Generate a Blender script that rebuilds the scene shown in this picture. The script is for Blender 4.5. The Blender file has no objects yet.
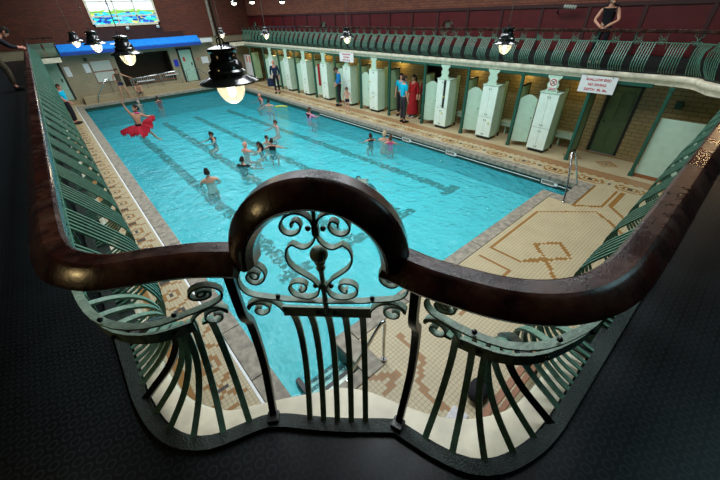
import bpy, bmesh, math, random
from mathutils import Vector, Matrix, noise
random.seed(7)
C = bpy.context.scene.collection
PI = math.pi
V = Vector

# ---------------------------------------------------------------- helpers
class MB:
    """collects shapes, links them as ONE mesh object"""
    def __init__(s): s.v=[]; s.f=[]; s.m=[]
    def add(s, vs, fs, mi=0):
        o=len(s.v); s.v+= [tuple(p) for p in vs]
        s.f+= [tuple(i+o for i in f) for f in fs]; s.m+= [mi]*len(fs)
    def box(s, c, d, rz=0, mi=0, tilt=None):
        cx,cy,cz=c; a,b,h=d[0]/2,d[1]/2,d[2]/2
        M=Matrix.Rotation(rz,3,'Z')
        if tilt: M=M@Matrix.Rotation(tilt[0],3,'X')@Matrix.Rotation(tilt[1],3,'Y')
        vs=[V(c)+M@V((x,y,z)) for x in(-a,a) for y in(-b,b) for z in(-h,h)]
        s.add(vs,[(0,1,3,2),(4,6,7,5),(0,4,5,1),(2,3,7,6),(0,2,6,4),(1,5,7,3)],mi); return s
    def b2(s, lo, hi, mi=0):
        return s.box([(lo[i]+hi[i])/2 for i in range(3)],[abs(hi[i]-lo[i]) for i in range(3)],mi=mi)
    def tube(s, pts, r, n=8, mi=0, cap=True):
        pts=[V(p) for p in pts]; rs=r if isinstance(r,(list,tuple)) else [r]*len(pts)
        up=None; rings=[]; N=len(pts)
        for i,p in enumerate(pts):
            t=(pts[min(i+1,N-1)]-pts[max(i-1,0)])
            t=t.normalized() if t.length>1e-9 else V((0,0,1))
            if up is None:
                up=V((0,0,1)) if abs(t.z)<.9 else V((1,0,0))
            u=t.cross(up).normalized() if t.cross(up).length>1e-6 else t.orthogonal().normalized()
            w=u.cross(t); up=w
            rings.append([p+(u*math.cos(2*PI*k/n)+w*math.sin(2*PI*k/n))*rs[i] for k in range(n)])
        s.loft(rings,mi,True,cap); return s
    def loft(s, rings, mi=0, closed=True, cap=True):
        n=len(rings[0]); o=[p for r in rings for p in r]; fs=[]
        for i in range(len(rings)-1):
            for k in range(n if closed else n-1):
                k2=(k+1)%n; fs.append((i*n+k,i*n+k2,(i+1)*n+k2,(i+1)*n+k))
        if cap and closed: fs.append(tuple(range(n-1,-1,-1))); fs.append(tuple((len(rings)-1)*n+k for k in range(n)))
        s.add(o,fs,mi)
    def ribbon(s, pts, wdir, w, th, mi=0):
        """flat bar: pts 3D, wdir = direction of the wide side (one or per point)"""
        pts=[V(p) for p in pts]; N=len(pts); rings=[]
        for i,p in enumerate(pts):
            t=(pts[min(i+1,N-1)]-pts[max(i-1,0)]).normalized()
            W=V(wdir[i] if isinstance(wdir,list) else wdir); W=(W-t*W.dot(t)).normalized()
            H=t.cross(W).normalized()
            rings.append([p+W*w/2+H*th/2,p-W*w/2+H*th/2,p-W*w/2-H*th/2,p+W*w/2-H*th/2])
        s.loft(rings,mi); return s
    def lathe(s, prof, c, n=20, mi=0):
        rings=[[V((c[0]+r*math.cos(2*PI*k/n),c[1]+r*math.sin(2*PI*k/n),c[2]+z)) for k in range(n)] for r,z in prof]
        s.loft(rings,mi,True,True); return s
    def ball(s, c, r, n=12, m=8, mi=0):
        rr=r if isinstance(r,(tuple,list)) else (r,r,r)
        rings=[]
        for i in range(m+1):
            a=-PI/2+PI*i/m; q=max(math.cos(a),.02)
            rings.append([V((c[0]+rr[0]*q*math.cos(2*PI*k/n),c[1]+rr[1]*q*math.sin(2*PI*k/n),c[2]+rr[2]*math.sin(a))) for k in range(n)])
        s.loft(rings,mi); return s
    def poly(s, pts, z0, z1, mi=0):
        n=len(pts); vs=[(p[0],p[1],z0) for p in pts]+[(p[0],p[1],z1) for p in pts]
        fs=[tuple(range(n-1,-1,-1)),tuple(range(n,2*n))]+[(i,(i+1)%n,n+(i+1)%n,n+i) for i in range(n)]
        s.add(vs,fs,mi); return s
def obj(name, mb, mat, parent=None, smooth=False, bevel=0, loc=None, label=None, merge=False, sharp=40):
    me=bpy.data.meshes.new(name); me.from_pydata(mb.v,[],mb.f)
    for m in (mat if isinstance(mat,(list,tuple)) else [mat]): me.materials.append(m)
    me.polygons.foreach_set('material_index',mb.m)
    bm=bmesh.new(); bm.from_mesh(me)
    if merge: bmesh.ops.remove_doubles(bm,verts=bm.verts,dist=1e-5)
    bmesh.ops.recalc_face_normals(bm,faces=bm.faces); bm.to_mesh(me); bm.free()
    if smooth:
        me.polygons.foreach_set('use_smooth',[True]*len(me.polygons))
        try: me.set_sharp_from_angle(angle=math.radians(sharp))
        except Exception: pass
    o=bpy.data.objects.new(name,me); C.objects.link(o)
    if parent: o.parent=parent; o.matrix_parent_inverse=Matrix.Identity(4)
    if parent:
        w_=wloc(parent)
        if w_.length>0:
            for v in me.vertices: v.co-=w_
    if bevel:
        b=o.modifiers.new('b','BEVEL'); b.width=bevel; b.segments=2; b.limit_method='ANGLE'
    if label: o['label']=label
    return o
def wloc(o):
    l=V((0,0,0))
    while o: l+=o.location; o=o.parent
    return l
def thing(name,label,cat,loc=(0,0,0),group=None):
    o=bpy.data.objects.new(name,None); C.objects.link(o); o.location=loc; o.empty_display_size=.1
    return tag(o,label,cat,group)
def tag(o,label,cat,group=None,kind=None):
    o['label']=label; o['category']=cat
    if group: o['group']=group
    if kind: o['kind']=kind
    return o
def struct(name,mb,mat,**k):
    o=obj(name,mb,mat,**k); o['kind']='structure'; return o
def copy_tree(o,parent=None):
    c=o.copy(); C.objects.link(c)
    if parent: c.parent=parent
    for ch in list(o.children): copy_tree(ch,c)
    return c

# ---------------------------------------------------------------- materials
class NT:
    def __init__(s,name):
        s.m=bpy.data.materials.new(name); s.m.use_nodes=True; s.t=s.m.node_tree; s.n=s.t.nodes; s.l=s.t.links
        s.p=s.n['Principled BSDF']; s.out=s.n['Material Output']
    def node(s,ty,**kw):
        n=s.n.new(ty)
        for k,v in kw.items():
            if k.startswith('i_'): n.inputs[k[2:].replace('_',' ')].default_value=v
            else: setattr(n,k,v)
        return n
    def link(s,a,b): s.l.new(a,b)
    def math(s,op,a,b=None,c=None):
        n=s.n.new('ShaderNodeMath'); n.operation=op
        for i,x in enumerate((a,b,c)):
            if x is None: continue
            if isinstance(x,(int,float)): n.inputs[i].default_value=x
            else: s.l.new(x,n.inputs[i])
        return n.outputs[0]
    def coord(s): 
        g=s.n.new('ShaderNodeTexCoord'); return g.outputs['Object']
    def mix(s,f,a,b):
        n=s.n.new('ShaderNodeMix'); n.data_type='RGBA'
        for i,x in ((0,f),(6,a),(7,b)):
            if isinstance(x,(int,float)): n.inputs[i].default_value=x
            elif isinstance(x,tuple): n.inputs[i].default_value=(*x,1)
            else: s.l.new(x,n.inputs[i])
        return n.outputs[2]
    def noise(s,scale,detail=3,rough=.5,co=None):
        n=s.node('ShaderNodeTexNoise'); n.inputs['Scale'].default_value=scale; n.inputs['Detail'].default_value=detail; n.inputs['Roughness'].default_value=rough
        s.link(co or s.coord(),n.inputs['Vector']); return n.outputs['Fac']
    def bump(s,h,st=.3,d=.01):
        b=s.node('ShaderNodeBump'); b.inputs['Strength'].default_value=st; b.inputs['Distance'].default_value=d
        s.link(h,b.inputs['Height']); s.link(b.outputs[0],s.p.inputs['Normal'])
    def ramp(s,f,lo,hi):
        n=s.node('ShaderNodeMapRange'); n.inputs[1].default_value=lo; n.inputs[2].default_value=hi; s.link(f,n.inputs[0]); return n.outputs[0]
def mat(name,col,rough=.5,metal=0,var=.25,scale=20,bump=0,spec=.5,emit=None,es=0,coat=0,alpha=None):
    t=NT(name)
    f=t.ramp(t.noise(scale,4),.3,.7)
    lo=tuple(c*(1-var) for c in col); hi=tuple(min(c*(1+var*.6),1) for c in col)
    t.link(t.mix(f,lo,hi),t.p.inputs['Base Color'])
    t.p.inputs['Roughness'].default_value=rough; t.p.inputs['Metallic'].default_value=metal
    t.p.inputs['Specular IOR Level'].default_value=spec
    if coat: t.p.inputs['Coat Weight'].default_value=coat; t.p.inputs['Coat Roughness'].default_value=.15
    if emit: t.p.inputs['Emission Color'].default_value=(*emit,1); t.p.inputs['Emission Strength'].default_value=es
    if bump: t.bump(t.noise(scale*3,3),bump,.01)
    return t.m
M={}
M['iron']=mat('green_painted_iron',(.085,.22,.15),.38,0,.35,40,.25,spec=.5)
M['iron_pale']=mat('pale_green_paint',(.24,.34,.26),.45,0,.3,30,.3)  # paler green for scrolls and bands, raised to make up for shade
M['iron_near']=mat('lightened_green_bar_paint',(.15,.30,.21),.4,0,.35,40,.25)  # lighter copy of the iron green, lifted for near bars in shade
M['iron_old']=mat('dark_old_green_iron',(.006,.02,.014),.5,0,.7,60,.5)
M['iron_black']=mat('black_painted_iron',(.012,.013,.012),.3,0,.3,40,.2)
M['post']=mat('dark_green_post',(.012,.085,.055),.4,0,.2,10)
M['lock']=mat('pale_green_locker',(.45,.63,.49),.42,0,.08,6)
M['lock_white']=mat('white_green_locker_door',(.68,.82,.71),.4,0,.06,6)
M['panel']=mat('cubicle_panel_green',(.27,.43,.24),.5,0,.1,6)
M['dgreen']=mat('door_green',(.10,.17,.07),.45,0,.15,8)
M['farwdoor']=mat('far_door_green',(.33,.52,.4),.5,0,.1,8)
M['lead']=mat('black_trim',(.01,.012,.01),.5,0,.2,10)
M['cream']=mat('cream_fascia',(.78,.71,.53),.45,0,.22,7,.15)
M['white']=mat('white_paint',(.72,.74,.72),.45,0,.06,8)
M['board']=mat('noticeboard',(.5,.55,.48),.5,0,.1,12)
M['stone']=mat('coping_stone',(.26,.23,.175),.6,0,.45,9,.35)
M['chrome']=mat('chrome',(.6,.6,.6),.18,1,.1,5)
M['red']=mat('red_dado',(.085,.006,.007),.4,0,.25,5)
M['redtrim']=mat('dark_red_trim',(.035,.005,.005),.5,0,.2,5)
M['blue']=mat('blue_canopy',(.01,.26,.85),.4,0,.15,5)
M['bluedk']=mat('blue_valance',(.005,.06,.36),.5,0,.15,5)
M['brown']=mat('brown_wood',(.26,.10,.035),.4,0,.3,20)
M['recess']=mat('recess_brown',(.05,.033,.014),.7,0,.2,6)
M['plaster']=mat('dark_plaster',(.006,.005,.005),.9,spec=.1)
M['redtext']=mat('red_lettering',(.5,.01,.02),.5)
M['ledge']=mat('tan_ledge_tile',(.34,.27,.15),.5,0,.25,12,.1)
M['black']=mat('black_rubber',(.012,.012,.013),.5)
M['yellow']=mat('yellow_plastic',(.7,.55,.02),.5)
M['orange']=mat('orange_marks',(.75,.14,.03),.5)
M['bluesign']=mat('blue_sign',(.01,.03,.45),.5)
M['lampblack']=mat('black_enamel',(.012,.014,.013),.16,0,.2,20,.1,coat=.6)
M['cable']=mat('grey_cable',(.10,.08,.06),.5)

def m_brick(name,c1,c2,mort,scale,bw=.5,bh=.25,rot=0,rough=.8,mo=.02,bumpst=.4,axis='x'):
    t=NT(name); co=t.coord(); sp=t.node('ShaderNodeSeparateXYZ'); t.link(co,sp.inputs[0])
    cb=t.node('ShaderNodeCombineXYZ'); t.link(sp.outputs[0 if axis=='x' else 1],cb.inputs[0]); t.link(sp.outputs[2],cb.inputs[1])
    b=t.node('ShaderNodeTexBrick'); t.link(cb.outputs[0],b.inputs['Vector'])
    b.inputs['Scale'].default_value=scale; b.inputs['Brick Width'].default_value=bw; b.inputs['Row Height'].default_value=bh
    b.inputs['Mortar Size'].default_value=mo; b.inputs['Color1'].default_value=(*c1,1); b.inputs['Color2'].default_value=(*c2,1); b.inputs['Mortar'].default_value=(*mort,1)
    n=t.ramp(t.noise(1.3,4),.3,.75)
    t.link(t.mix(t.math('MULTIPLY',n,.45),b.outputs['Color'],tuple(x*.45 for x in c1)),t.p.inputs['Base Color'])
    t.p.inputs['Roughness'].default_value=rough; t.bump(b.outputs['Fac'],bumpst,-.004)
    return t.m
M['brickx']=m_brick('dark_red_brick_end_wall',(.15,.032,.012),(.09,.02,.009),(.03,.01,.005),1,.24,.085,mo=.008)
M['bricky']=m_brick('orange_red_brick_side_wall',(.24,.075,.035),(.15,.04,.025),(.05,.02,.012),1,.24,.085,mo=.008,axis='y')
M['tiley']=m_brick('yellow_glazed_brick_wall',(.42,.33,.14),(.36,.28,.11),(.13,.09,.03),1,.26,.11,rough=.3,mo=.008,axis='y')
M['tilex']=m_brick('cream_glazed_tile_wall',(.38,.32,.20),(.34,.29,.18),(.19,.16,.09),1,.2,.1,rough=.35,mo=.006)

def m_wood():
    t=NT('dark_varnished_mahogany'); co=t.coord()
    w=t.noise(14,6,.65); big=t.noise(5,5,.7)
    base=t.mix(t.ramp(w,.35,.7),(.009,.003,.002),(.045,.010,.005))
    worn=t.mix(t.ramp(big,.48,.85),base,(.10,.038,.014))
    t.link(worn,t.p.inputs['Base Color'])
    t.link(t.math('ADD',t.math('MULTIPLY',t.ramp(big,.4,.75),.28),.2),t.p.inputs['Roughness'])
    t.p.inputs['Coat Weight'].default_value=.4; t.p.inputs['Coat Roughness'].default_value=.2
    t.bump(t.noise(60,4,.6),.25,.004); return t.m
M['wood']=m_wood()

def m_tile(name,col,ts,bright=1.0):
    t=NT(name); co=t.coord(); sp=t.node('ShaderNodeSeparateXYZ'); t.link(co,sp.inputs[0])
    def edge(o):
        f=t.math('FRACT',t.math('DIVIDE',o,ts)); d=t.math('ABSOLUTE',t.math('SUBTRACT',f,.5)); return t.math('GREATER_THAN',d,.445)
    g=t.math('MAXIMUM',edge(sp.outputs[0]),edge(sp.outputs[1]))
    n=t.ramp(t.noise(2.2,5,.6),.3,.75); n2=t.ramp(t.noise(24,2),.3,.7)
    c=t.mix(t.math('MULTIPLY',n,.5),col,tuple(x*.62 for x in col))
    c=t.mix(t.math('MULTIPLY',n2,.3),c,tuple(x*.7 for x in col))
    c=t.mix(t.math('MULTIPLY',g,.75),c,(.13,.085,.04))
    t.link(c,t.p.inputs['Base Color']); t.p.inputs['Roughness'].default_value=.45
    return t.m
TS=.055
M['t_cream']=m_tile('cream_floor_tile',(.50,.42,.25),TS)
M['t_brown']=m_tile('brown_floor_tile',(.30,.135,.02),TS)
M['t_band']=m_tile('terracotta_floor_tile',(.34,.19,.085),TS)
M['t_black']=m_tile('black_floor_tile',(.03,.025,.02),TS)

def m_mat():
    t=NT('black_studded_rubber_mat'); co=t.coord(); sp=t.node('ShaderNodeSeparateXYZ'); t.link(co,sp.inputs[0])
    s_=.052
    def frac(o,off): return t.math('SUBTRACT',t.math('FRACT',t.math('ADD',t.math('DIVIDE',o,s_),off)),.5)
    row=t.math('MULTIPLY',t.math('FLOOR',t.math('DIVIDE',sp.outputs[1],s_)),.5)
    fx=frac(t.math('ADD',sp.outputs[0],t.math('MULTIPLY',row,s_)),0.0); fy=frac(sp.outputs[1],0.0)
    r=t.math('SQRT',t.math('ADD',t.math('MULTIPLY',fx,fx),t.math('MULTIPLY',fy,fy)))
    ring=t.math('MULTIPLY',t.math('GREATER_THAN',r,.27),t.math('LESS_THAN',r,.40))
    t.link(t.mix(t.math('MULTIPLY',ring,.8),t.mix(t.ramp(t.noise(5,4),.3,.7),(.003,.0045,.005),(.006,.009,.010)),(.017,.023,.025)),t.p.inputs['Base Color'])
    t.p.inputs['Roughness'].default_value=.38; t.p.inputs['Specular IOR Level'].default_value=.3; t.bump(ring,1.0,.012); return t.m
M['mat']=m_mat()

def m_water():
    t=NT('pool_water'); t.n.remove(t.p)
    co=t.coord()
    n1=t.noise(2.0,3,.55); n2=t.noise(7,3,.6)
    h=t.math('ADD',t.math('MULTIPLY',n1,1.0),t.math('MULTIPLY',n2,.5))
    b=t.node('ShaderNodeBump'); b.inputs['Strength'].default_value=1.0; b.inputs['Distance'].default_value=.11; t.link(h,b.inputs['Height'])
    tr=t.node('ShaderNodeBsdfTransparent'); tr.inputs[0].default_value=(.80,.985,.99,1)
    gl=t.node('ShaderNodeBsdfGlossy'); gl.inputs['Roughness'].default_value=.04; t.link(b.outputs[0],gl.inputs['Normal'])
    fr=t.node('ShaderNodeFresnel'); fr.inputs['IOR'].default_value=1.33; t.link(b.outputs[0],fr.inputs['Normal'])
    mx=t.node('ShaderNodeMixShader'); t.link(fr.outputs[0],mx.inputs[0]); t.link(tr.outputs[0],mx.inputs[1]); t.link(gl.outputs[0],mx.inputs[2])
    df=t.node('ShaderNodeBsdfDiffuse'); b2=t.node('ShaderNodeBump'); b2.inputs['Strength'].default_value=1; b2.inputs['Distance'].default_value=.5; t.link(h,b2.inputs['Height']); t.link(b2.outputs[0],df.inputs['Normal'])
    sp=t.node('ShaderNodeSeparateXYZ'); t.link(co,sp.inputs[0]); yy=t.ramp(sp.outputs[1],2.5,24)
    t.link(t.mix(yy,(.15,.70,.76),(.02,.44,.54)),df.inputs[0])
    m2=t.node('ShaderNodeMixShader'); m2.inputs[0].default_value=.26; t.link(tr.outputs[0],m2.inputs[1]); t.link(df.outputs[0],m2.inputs[2]); t.link(m2.outputs[0],mx.inputs[1])
    t.link(mx.outputs[0],t.out.inputs[0]); return t.m
M['water']=m_water()
LANES=(2.4,4.15,6.05,8.25)
def m_pool():
    t=NT('turquoise_pool_tile'); co=t.coord()
    sp=t.node('ShaderNodeSeparateXYZ'); t.link(co,sp.inputs[0])
    br=t.node('ShaderNodeTexBrick'); t.link(co,br.inputs['Vector']); br.inputs['Scale'].default_value=1
    br.inputs['Brick Width'].default_value=.32; br.inputs['Row Height'].default_value=.16; br.inputs['Mortar Size'].default_value=.006
    wv=t.ramp(t.noise(2.5,3,.6),.3,.7)
    c=t.mix(wv,(.025,.50,.58),(.05,.64,.72))
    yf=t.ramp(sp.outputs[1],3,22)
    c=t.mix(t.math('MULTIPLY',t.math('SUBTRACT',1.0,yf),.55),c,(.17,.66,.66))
    c=t.mix(t.math('MULTIPLY',br.outputs['Fac'],.4),c,(.02,.30,.36))
    # lane marks: dark tiles laid in the floor
    w1=t.math('SUBTRACT',t.noise(3.6,4,.7),.5); 
    x=t.math('ADD',sp.outputs[0],t.math('MULTIPLY',w1,.5))
    lane=None
    for lx in LANES:
        d=t.math('LESS_THAN',t.math('ABSOLUTE',t.math('SUBTRACT',x,lx)),.18)
        lane=d if lane is None else t.math('MAXIMUM',lane,d)
    lane=t.math('MULTIPLY',lane,t.math('GREATER_THAN',sp.outputs[1],5.3))
    lane=t.math('MULTIPLY',lane,t.math('LESS_THAN',sp.outputs[1],23.8))
    tb=None
    for lx in LANES:
        d=t.math('LESS_THAN',t.math('ABSOLUTE',t.math('SUBTRACT',x,lx)),.42)
        tb=d if tb is None else t.math('MAXIMUM',tb,d)
    y=t.math('ADD',sp.outputs[1],t.math('MULTIPLY',w1,.3))
    tb=t.math('MULTIPLY',tb,t.math('MULTIPLY',t.math('GREATER_THAN',y,5.1),t.math('LESS_THAN',y,5.4)))
    lane=t.math('MAXIMUM',lane,tb)
    brk=t.math('GREATER_THAN',t.noise(9,3,.6),.42)
    c=t.mix(t.math('MULTIPLY',t.math('MULTIPLY',lane,brk),.93),c,(.001,.075,.055))
    t.link(c,t.p.inputs['Base Color']); t.p.inputs['Roughness'].default_value=.5; return t.m
M['pool']=m_pool()
M['pool_wall']=mat('turquoise_wall_tile',(.04,.45,.50),.5,0,.15,6)
M['gutter']=mat('dark_green_gutter_tile',(.012,.055,.035),.4,0,.4,12)
def m_glass():
    t=NT('lamp_glass'); t.p.inputs['Base Color'].default_value=(1,.93,.75,1); t.p.inputs['Roughness'].default_value=.15
    n=t.ramp(t.noise(30,2),.3,.7)
    t.link(t.mix(n,(1,.9,.62),(1,.95,.78)),t.p.inputs['Emission Color']); t.p.inputs['Emission Strength'].default_value=.38
    tr=t.node('ShaderNodeBsdfTransparent'); mx=t.node('ShaderNodeMixShader'); mx.inputs[0].default_value=.42
    t.link(tr.outputs[0],mx.inputs[1]); t.link(t.p.outputs[0],mx.inputs[2]); t.link(mx.outputs[0],t.out.inputs[0]); return t.m
M['glass']=m_glass()
M['bulb']=mat('lit_bulb',(1,.9,.7),emit=(1,.95,.8),es=9)
M['bulb_y']=mat('lit_yellow_bulb',(1,.8,.3),emit=(1,.72,.2),es=6)
M['spot']=mat('lit_spot',(1,1,.9),emit=(1,1,.85),es=5)
def m_stained():
    t=NT('stained_glass'); co=t.coord()
    mp=t.node('ShaderNodeMapping'); mp.inputs['Scale'].default_value=(1,1,2.2); t.link(co,mp.inputs[0])
    v=t.node('ShaderNodeTexVoronoi'); v.inputs['Scale'].default_value=4.5; t.link(mp.outputs[0],v.inputs['Vector'])
    sp=t.node('ShaderNodeSeparateColor'); t.link(v.outputs['Color'],sp.inputs[0])
    z=t.node('ShaderNodeSeparateXYZ'); t.link(co,z.inputs[0])
    cr=t.node('ShaderNodeValToRGB'); e=cr.color_ramp; e.interpolation='CONSTANT'
    cols=[(0,(.01,.04,.35)),(.2,(.02,.30,.75)),(.4,(.02,.65,.72)),(.58,(.1,.4,.85)),(.72,(.02,.10,.16)),(.8,(.08,.62,.25)),(.9,(.75,.55,.1)),(.94,(.2,.7,.8))]
    e.elements[0].color=(*cols[0][1],1); e.elements[1].position=.2; e.elements[1].color=(*cols[1][1],1)
    for p,c in cols[2:]:
        k=e.elements.new(p); k.color=(*c,1)
    t.link(sp.outputs[0],cr.inputs[0])
    sky=t.mix(t.math('MULTIPLY',sp.outputs[1],.3),(.8,.86,.95),(.55,.65,.85))
    # hills: green band, then sky above
    up=t.math('GREATER_THAN',t.math('ADD',z.outputs[2],t.math('MULTIPLY',sp.outputs[2],.12)),4.52)
    gb=t.math('GREATER_THAN',t.math('ADD',z.outputs[2],t.math('MULTIPLY',sp.outputs[2],.12)),4.40)
    c=t.mix(gb,cr.outputs[0],(.25,.5,.08)); c=t.mix(up,c,sky)
    t.link(c,t.p.inputs['Base Color']); t.link(c,t.p.inputs['Emission Color']); t.p.inputs['Emission Strength'].default_value=1.0
    return t.m
M['stained']=m_stained()
def cloth(name,col,var=.2): return mat(name,col,.8,0,var,30,.2,spec=.2)
M['skin']=mat('skin',(.55,.29,.19),.5,0,.08,10,spec=.3)
M['skin_red']=mat('ruddy_skin',(.62,.26,.18),.5,0,.08,10,spec=.3)
M['skin_brown']=mat('tan_skin',(.45,.22,.13),.5,0,.08,10,spec=.3)
M['eye']=mat('eye_dark',(.02,.015,.01),.3)
M['hair']=cloth('dark_hair',(.015,.01,.008)); M['hair_brown']=cloth('brown_hair',(.06,.03,.015)); M['hair_fair']=cloth('fair_hair',(.4,.3,.18)); M['hair_grey']=cloth('grey_hair',(.35,.3,.27))
M['cyan']=cloth('cyan_cloth',(.0,.42,.62)); M['bluec']=cloth('blue_cloth',(.01,.17,.42)); M['blackc']=cloth('black_cloth',(.012,.012,.016)); M['navy']=cloth('navy_cloth',(.012,.02,.05))
M['greyc']=cloth('dark_grey_cloth',(.03,.03,.035)); M['redc']=cloth('red_cloth',(.30,.012,.015)); M['skirt']=cloth('bright_red_cloth',(.33,.008,.022),.5); M['pink']=cloth('pink_cloth',(.8,.08,.25)); M['palepink']=cloth('pale_pink_cloth',(.7,.25,.4))
M['whitec']=cloth('white_cloth',(.6,.6,.6)); M['camo']=cloth('khaki_patterned_cloth',(.08,.06,.035),.7); M['darkred']=cloth('dark_red_cloth',(.14,.01,.01))
M['shoe']=cloth('black_shoe',(.01,.01,.01))

# ---------------------------------------------------------------- shell
XL,XR,YN,YF=-1.75,12.35,-2.0,26.3
GZ=2.5      # gallery floor
struct('wall_left',MB().b2((XL-.2,YN,-.3),(XL,YF,7)),M['plaster'])
struct('wall_near',MB().b2((XL,YN-.2,-.3),(XR,YN,7)),M['plaster'])
struct('wall_right',MB().b2((XR,YN,2.3),(XR+.25,YF,7)).b2((XR,YN,-.3),(XR+.25,2.17,2.3)).b2((XR,2.87,-.3),(XR+.25,8.95,2.3)).b2((XR,9.75,-.3),(XR+.25,YF,2.3)).b2((XR,2.17,1.95),(XR+.25,2.87,2.3)).b2((XR,8.95,2.0),(XR+.25,9.75,2.3)),M['tiley'])
struct('wall_right_upper',MB().b2((XR-.05,YN,3.93),(XR,YF,7)),M['bricky'])
# far wall with a recess opening
w=MB()
w.b2((XL,YF,-.3),(3.3,YF+.25,2.9)).b2((6.35,YF,-.3),(XR,YF+.25,2.9)).b2((3.3,YF,2.3),(6.35,YF+.25,2.9)).b2((3.3,YF,-.3),(6.35,YF+.25,.55))
struct('wall_far',w,M['tilex'])
struct('wall_far_upper',MB().b2((XL,YF-.05,2.9),(2.95,YF+.25,7)).b2((6.42,YF-.05,2.9),(XR,YF+.25,7)).b2((2.95,YF-.05,2.9),(6.42,YF+.25,3.72)).b2((2.95,YF-.05,5.6),(6.42,YF+.25,7)),M['brickx'])
r=MB(); r.b2((3.1,YF+1.6,.3),(6.6,YF+1.7,2.5)).b2((3.1,YF+.25,.3),(3.3,YF+1.6,2.5)).b2((6.35,YF+.25,.3),(6.6,YF+1.6,2.5)).b2((3.1,YF+.25,2.3),(6.6,YF+1.7,2.5)).b2((3.1,YF+.25,.4),(6.6,YF+1.7,.55))
struct('wall_recess',r,M['recess'])
struct('trim_1',MB().b2((2.9,YF-.07,3.3),(6.5,YF-.05,3.62)).b2((2.0,YF-.07,3.02),(7.6,YF-.05,3.3)),M['redtrim'])
c=MB(); c.b2((XL,YN,7),(1.8,YF,7.15)).b2((9.0,YN,7),(XR,YF,7.15)).b2((1.8,YN,7),(9.0,.4,7.15)).b2((1.8,25.6,7),(9.0,YF,7.15)).b2((5.3,.4,7),(5.5,25.6,7.15))
struct('ceiling',c,M['plaster'])

# ---------------------------------------------------------------- tiled deck: small tiles coloured one by one
def deck_col(x,y):
    def seg(ax,ay,bx,by,w=.034):
        dx,dy=bx-ax,by-ay; t=max(0,min(1,((x-ax)*dx+(y-ay)*dy)/(dx*dx+dy*dy)))
        return math.hypot(x-ax-dx*t,y-ay-dy*t)<w
    def lines(L,w=.034): return any(seg(*L[i],*L[i+1],w) for i in range(len(L)-1))
    if y<2.36 and .4<x<9.75:
        k=9.88-x if x<4.2 else x      # the pattern is the same from both ends
        for L in ([(5.31,1.61),(5.31,2.24),(7.33,2.24),(8.27,1.30),(7.95,.86),(7.3,.3)],
                  [(5.31,1.61),(6.08,1.02),(6.45,1.33),(6.06,1.68),(5.74,1.34),(5.2,.9),(4.94,.6)],
                  [(5.74,1.34),(5.31,1.61)],
                  [(9.78,1.78),(8.22,1.78),(8.62,1.29),(10.1,1.29)],[(10.1,1.16),(8.76,1.16),(8.2,.6)]):
            if lines(L): return 1
        if lines([(4.94,1.62),(4.94,2.24)]) : return 1
        if lines([(2.36,2.02),(2.3,1.5),(2.01,1.32),(1.94,1.05),(2.05,.7),(1.6,.2)],.042) or lines([(1.6,1.77),(1.87,1.6),(1.6,1.5)],.045): return 1
        if seg(4.94,1.62,3.4,1.62): return 1
        return 0
    if x>=9.75:
        if 10.36<x<10.80:
            u=(y/.16)%1; v=(x-10.36)/.44
            d=abs(v-.5)*2
            if d>.86: return 1 if (int(y/.11)%2) else 0
            return 2 if abs((u-.5)*2)+ (0 if d<.6 else .6)<1.1 else 1
        if x<=10.36:
            p=.93; yy=((y+.3)%p)-p/2; xx=x-10.06
            e=max(abs(xx)/.19, (abs(yy)+abs(xx)*.7)/.36)
            if .82<e<1.02: return 1
            if e<.82 and .36<e<.6: return 1
            if e<.2: return 3
            if abs(abs(yy)-p/2)<.04 and abs(xx)<.05: return 3
            return 0
        p=.965; yy=((y-1.1+p/2)%p)-p/2; xx=(x-11.45)
        e=abs(yy)/.26+abs(xx)/.26
        if .85<e<1.15: return 1
        if e<.25: return 3
        if .4<e<.6: return 1
        if abs(x-12.2)<.05: return 1
        return 0
    if x<=.4:
        p=.93; yy=((y-9.04+p/2)%p)-p/2; xx=x-.03
        e=max(abs(xx)/.26,(abs(yy)+abs(xx)*.6)/.42)
        if .86<e<1.02: return 1
        e2=max(abs(xx)/.12,(abs(yy)+abs(xx)*.6)/.17)
        if .7<e2<1.05: return 1
        if e2<.35: return 3
        if abs(abs(yy)-p/2)<.05 and abs(xx)<.06: return 3
        if abs(x+.33)<.04: return 1
        return 0
    return 0
def deck(name,x0,x1,y0,y1):
    nx=max(1,round((x1-x0)/TS)); ny=max(1,round((y1-y0)/TS)); ax=math.floor(x0/TS); ay=math.floor(y0/TS)
    xs=[x0]+[ (ax+i)*TS for i in range(1,nx+2) if x0+1e-4<(ax+i)*TS<x1-1e-4]+[x1]
    ys=[y0]+[ (ay+i)*TS for i in range(1,ny+2) if y0+1e-4<(ay+i)*TS<y1-1e-4]+[y1]
    mb=MB(); n=len(ys)
    vs=[(x,y,0) for x in xs for y in ys]; mi=[]; fs=[]
    for i in range(len(xs)-1):
        for j in range(n-1):
            fs.append((i*n+j,(i+1)*n+j,(i+1)*n+j+1,i*n+j+1)); mi.append(deck_col((xs[i]+xs[i+1])/2,(ys[j]+ys[j+1])/2))
    mb.add(vs,fs); mb.m=mi
    mb.b2((x0,y0,-.3),(x1,y1,-.002))
    return struct(name,mb,[M['t_cream'],M['t_brown'],M['t_band'],M['t_black']])
deck('floor',XL,.36,YN,YF); bpy.context.view_layer.update()
deck('floor_near',.36,9.75,YN,1.80)
deck('floor_near_strip',1.86,8.25,1.80,2.36)
deck('floor_right',9.75,XR,YN,YF)
deck('floor_far',.36,9.75,25.58,YF)
struct('trim_2',MB().b2((.325,2.0,-.01),(.36,25.6,.006)),M['white'])
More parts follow.
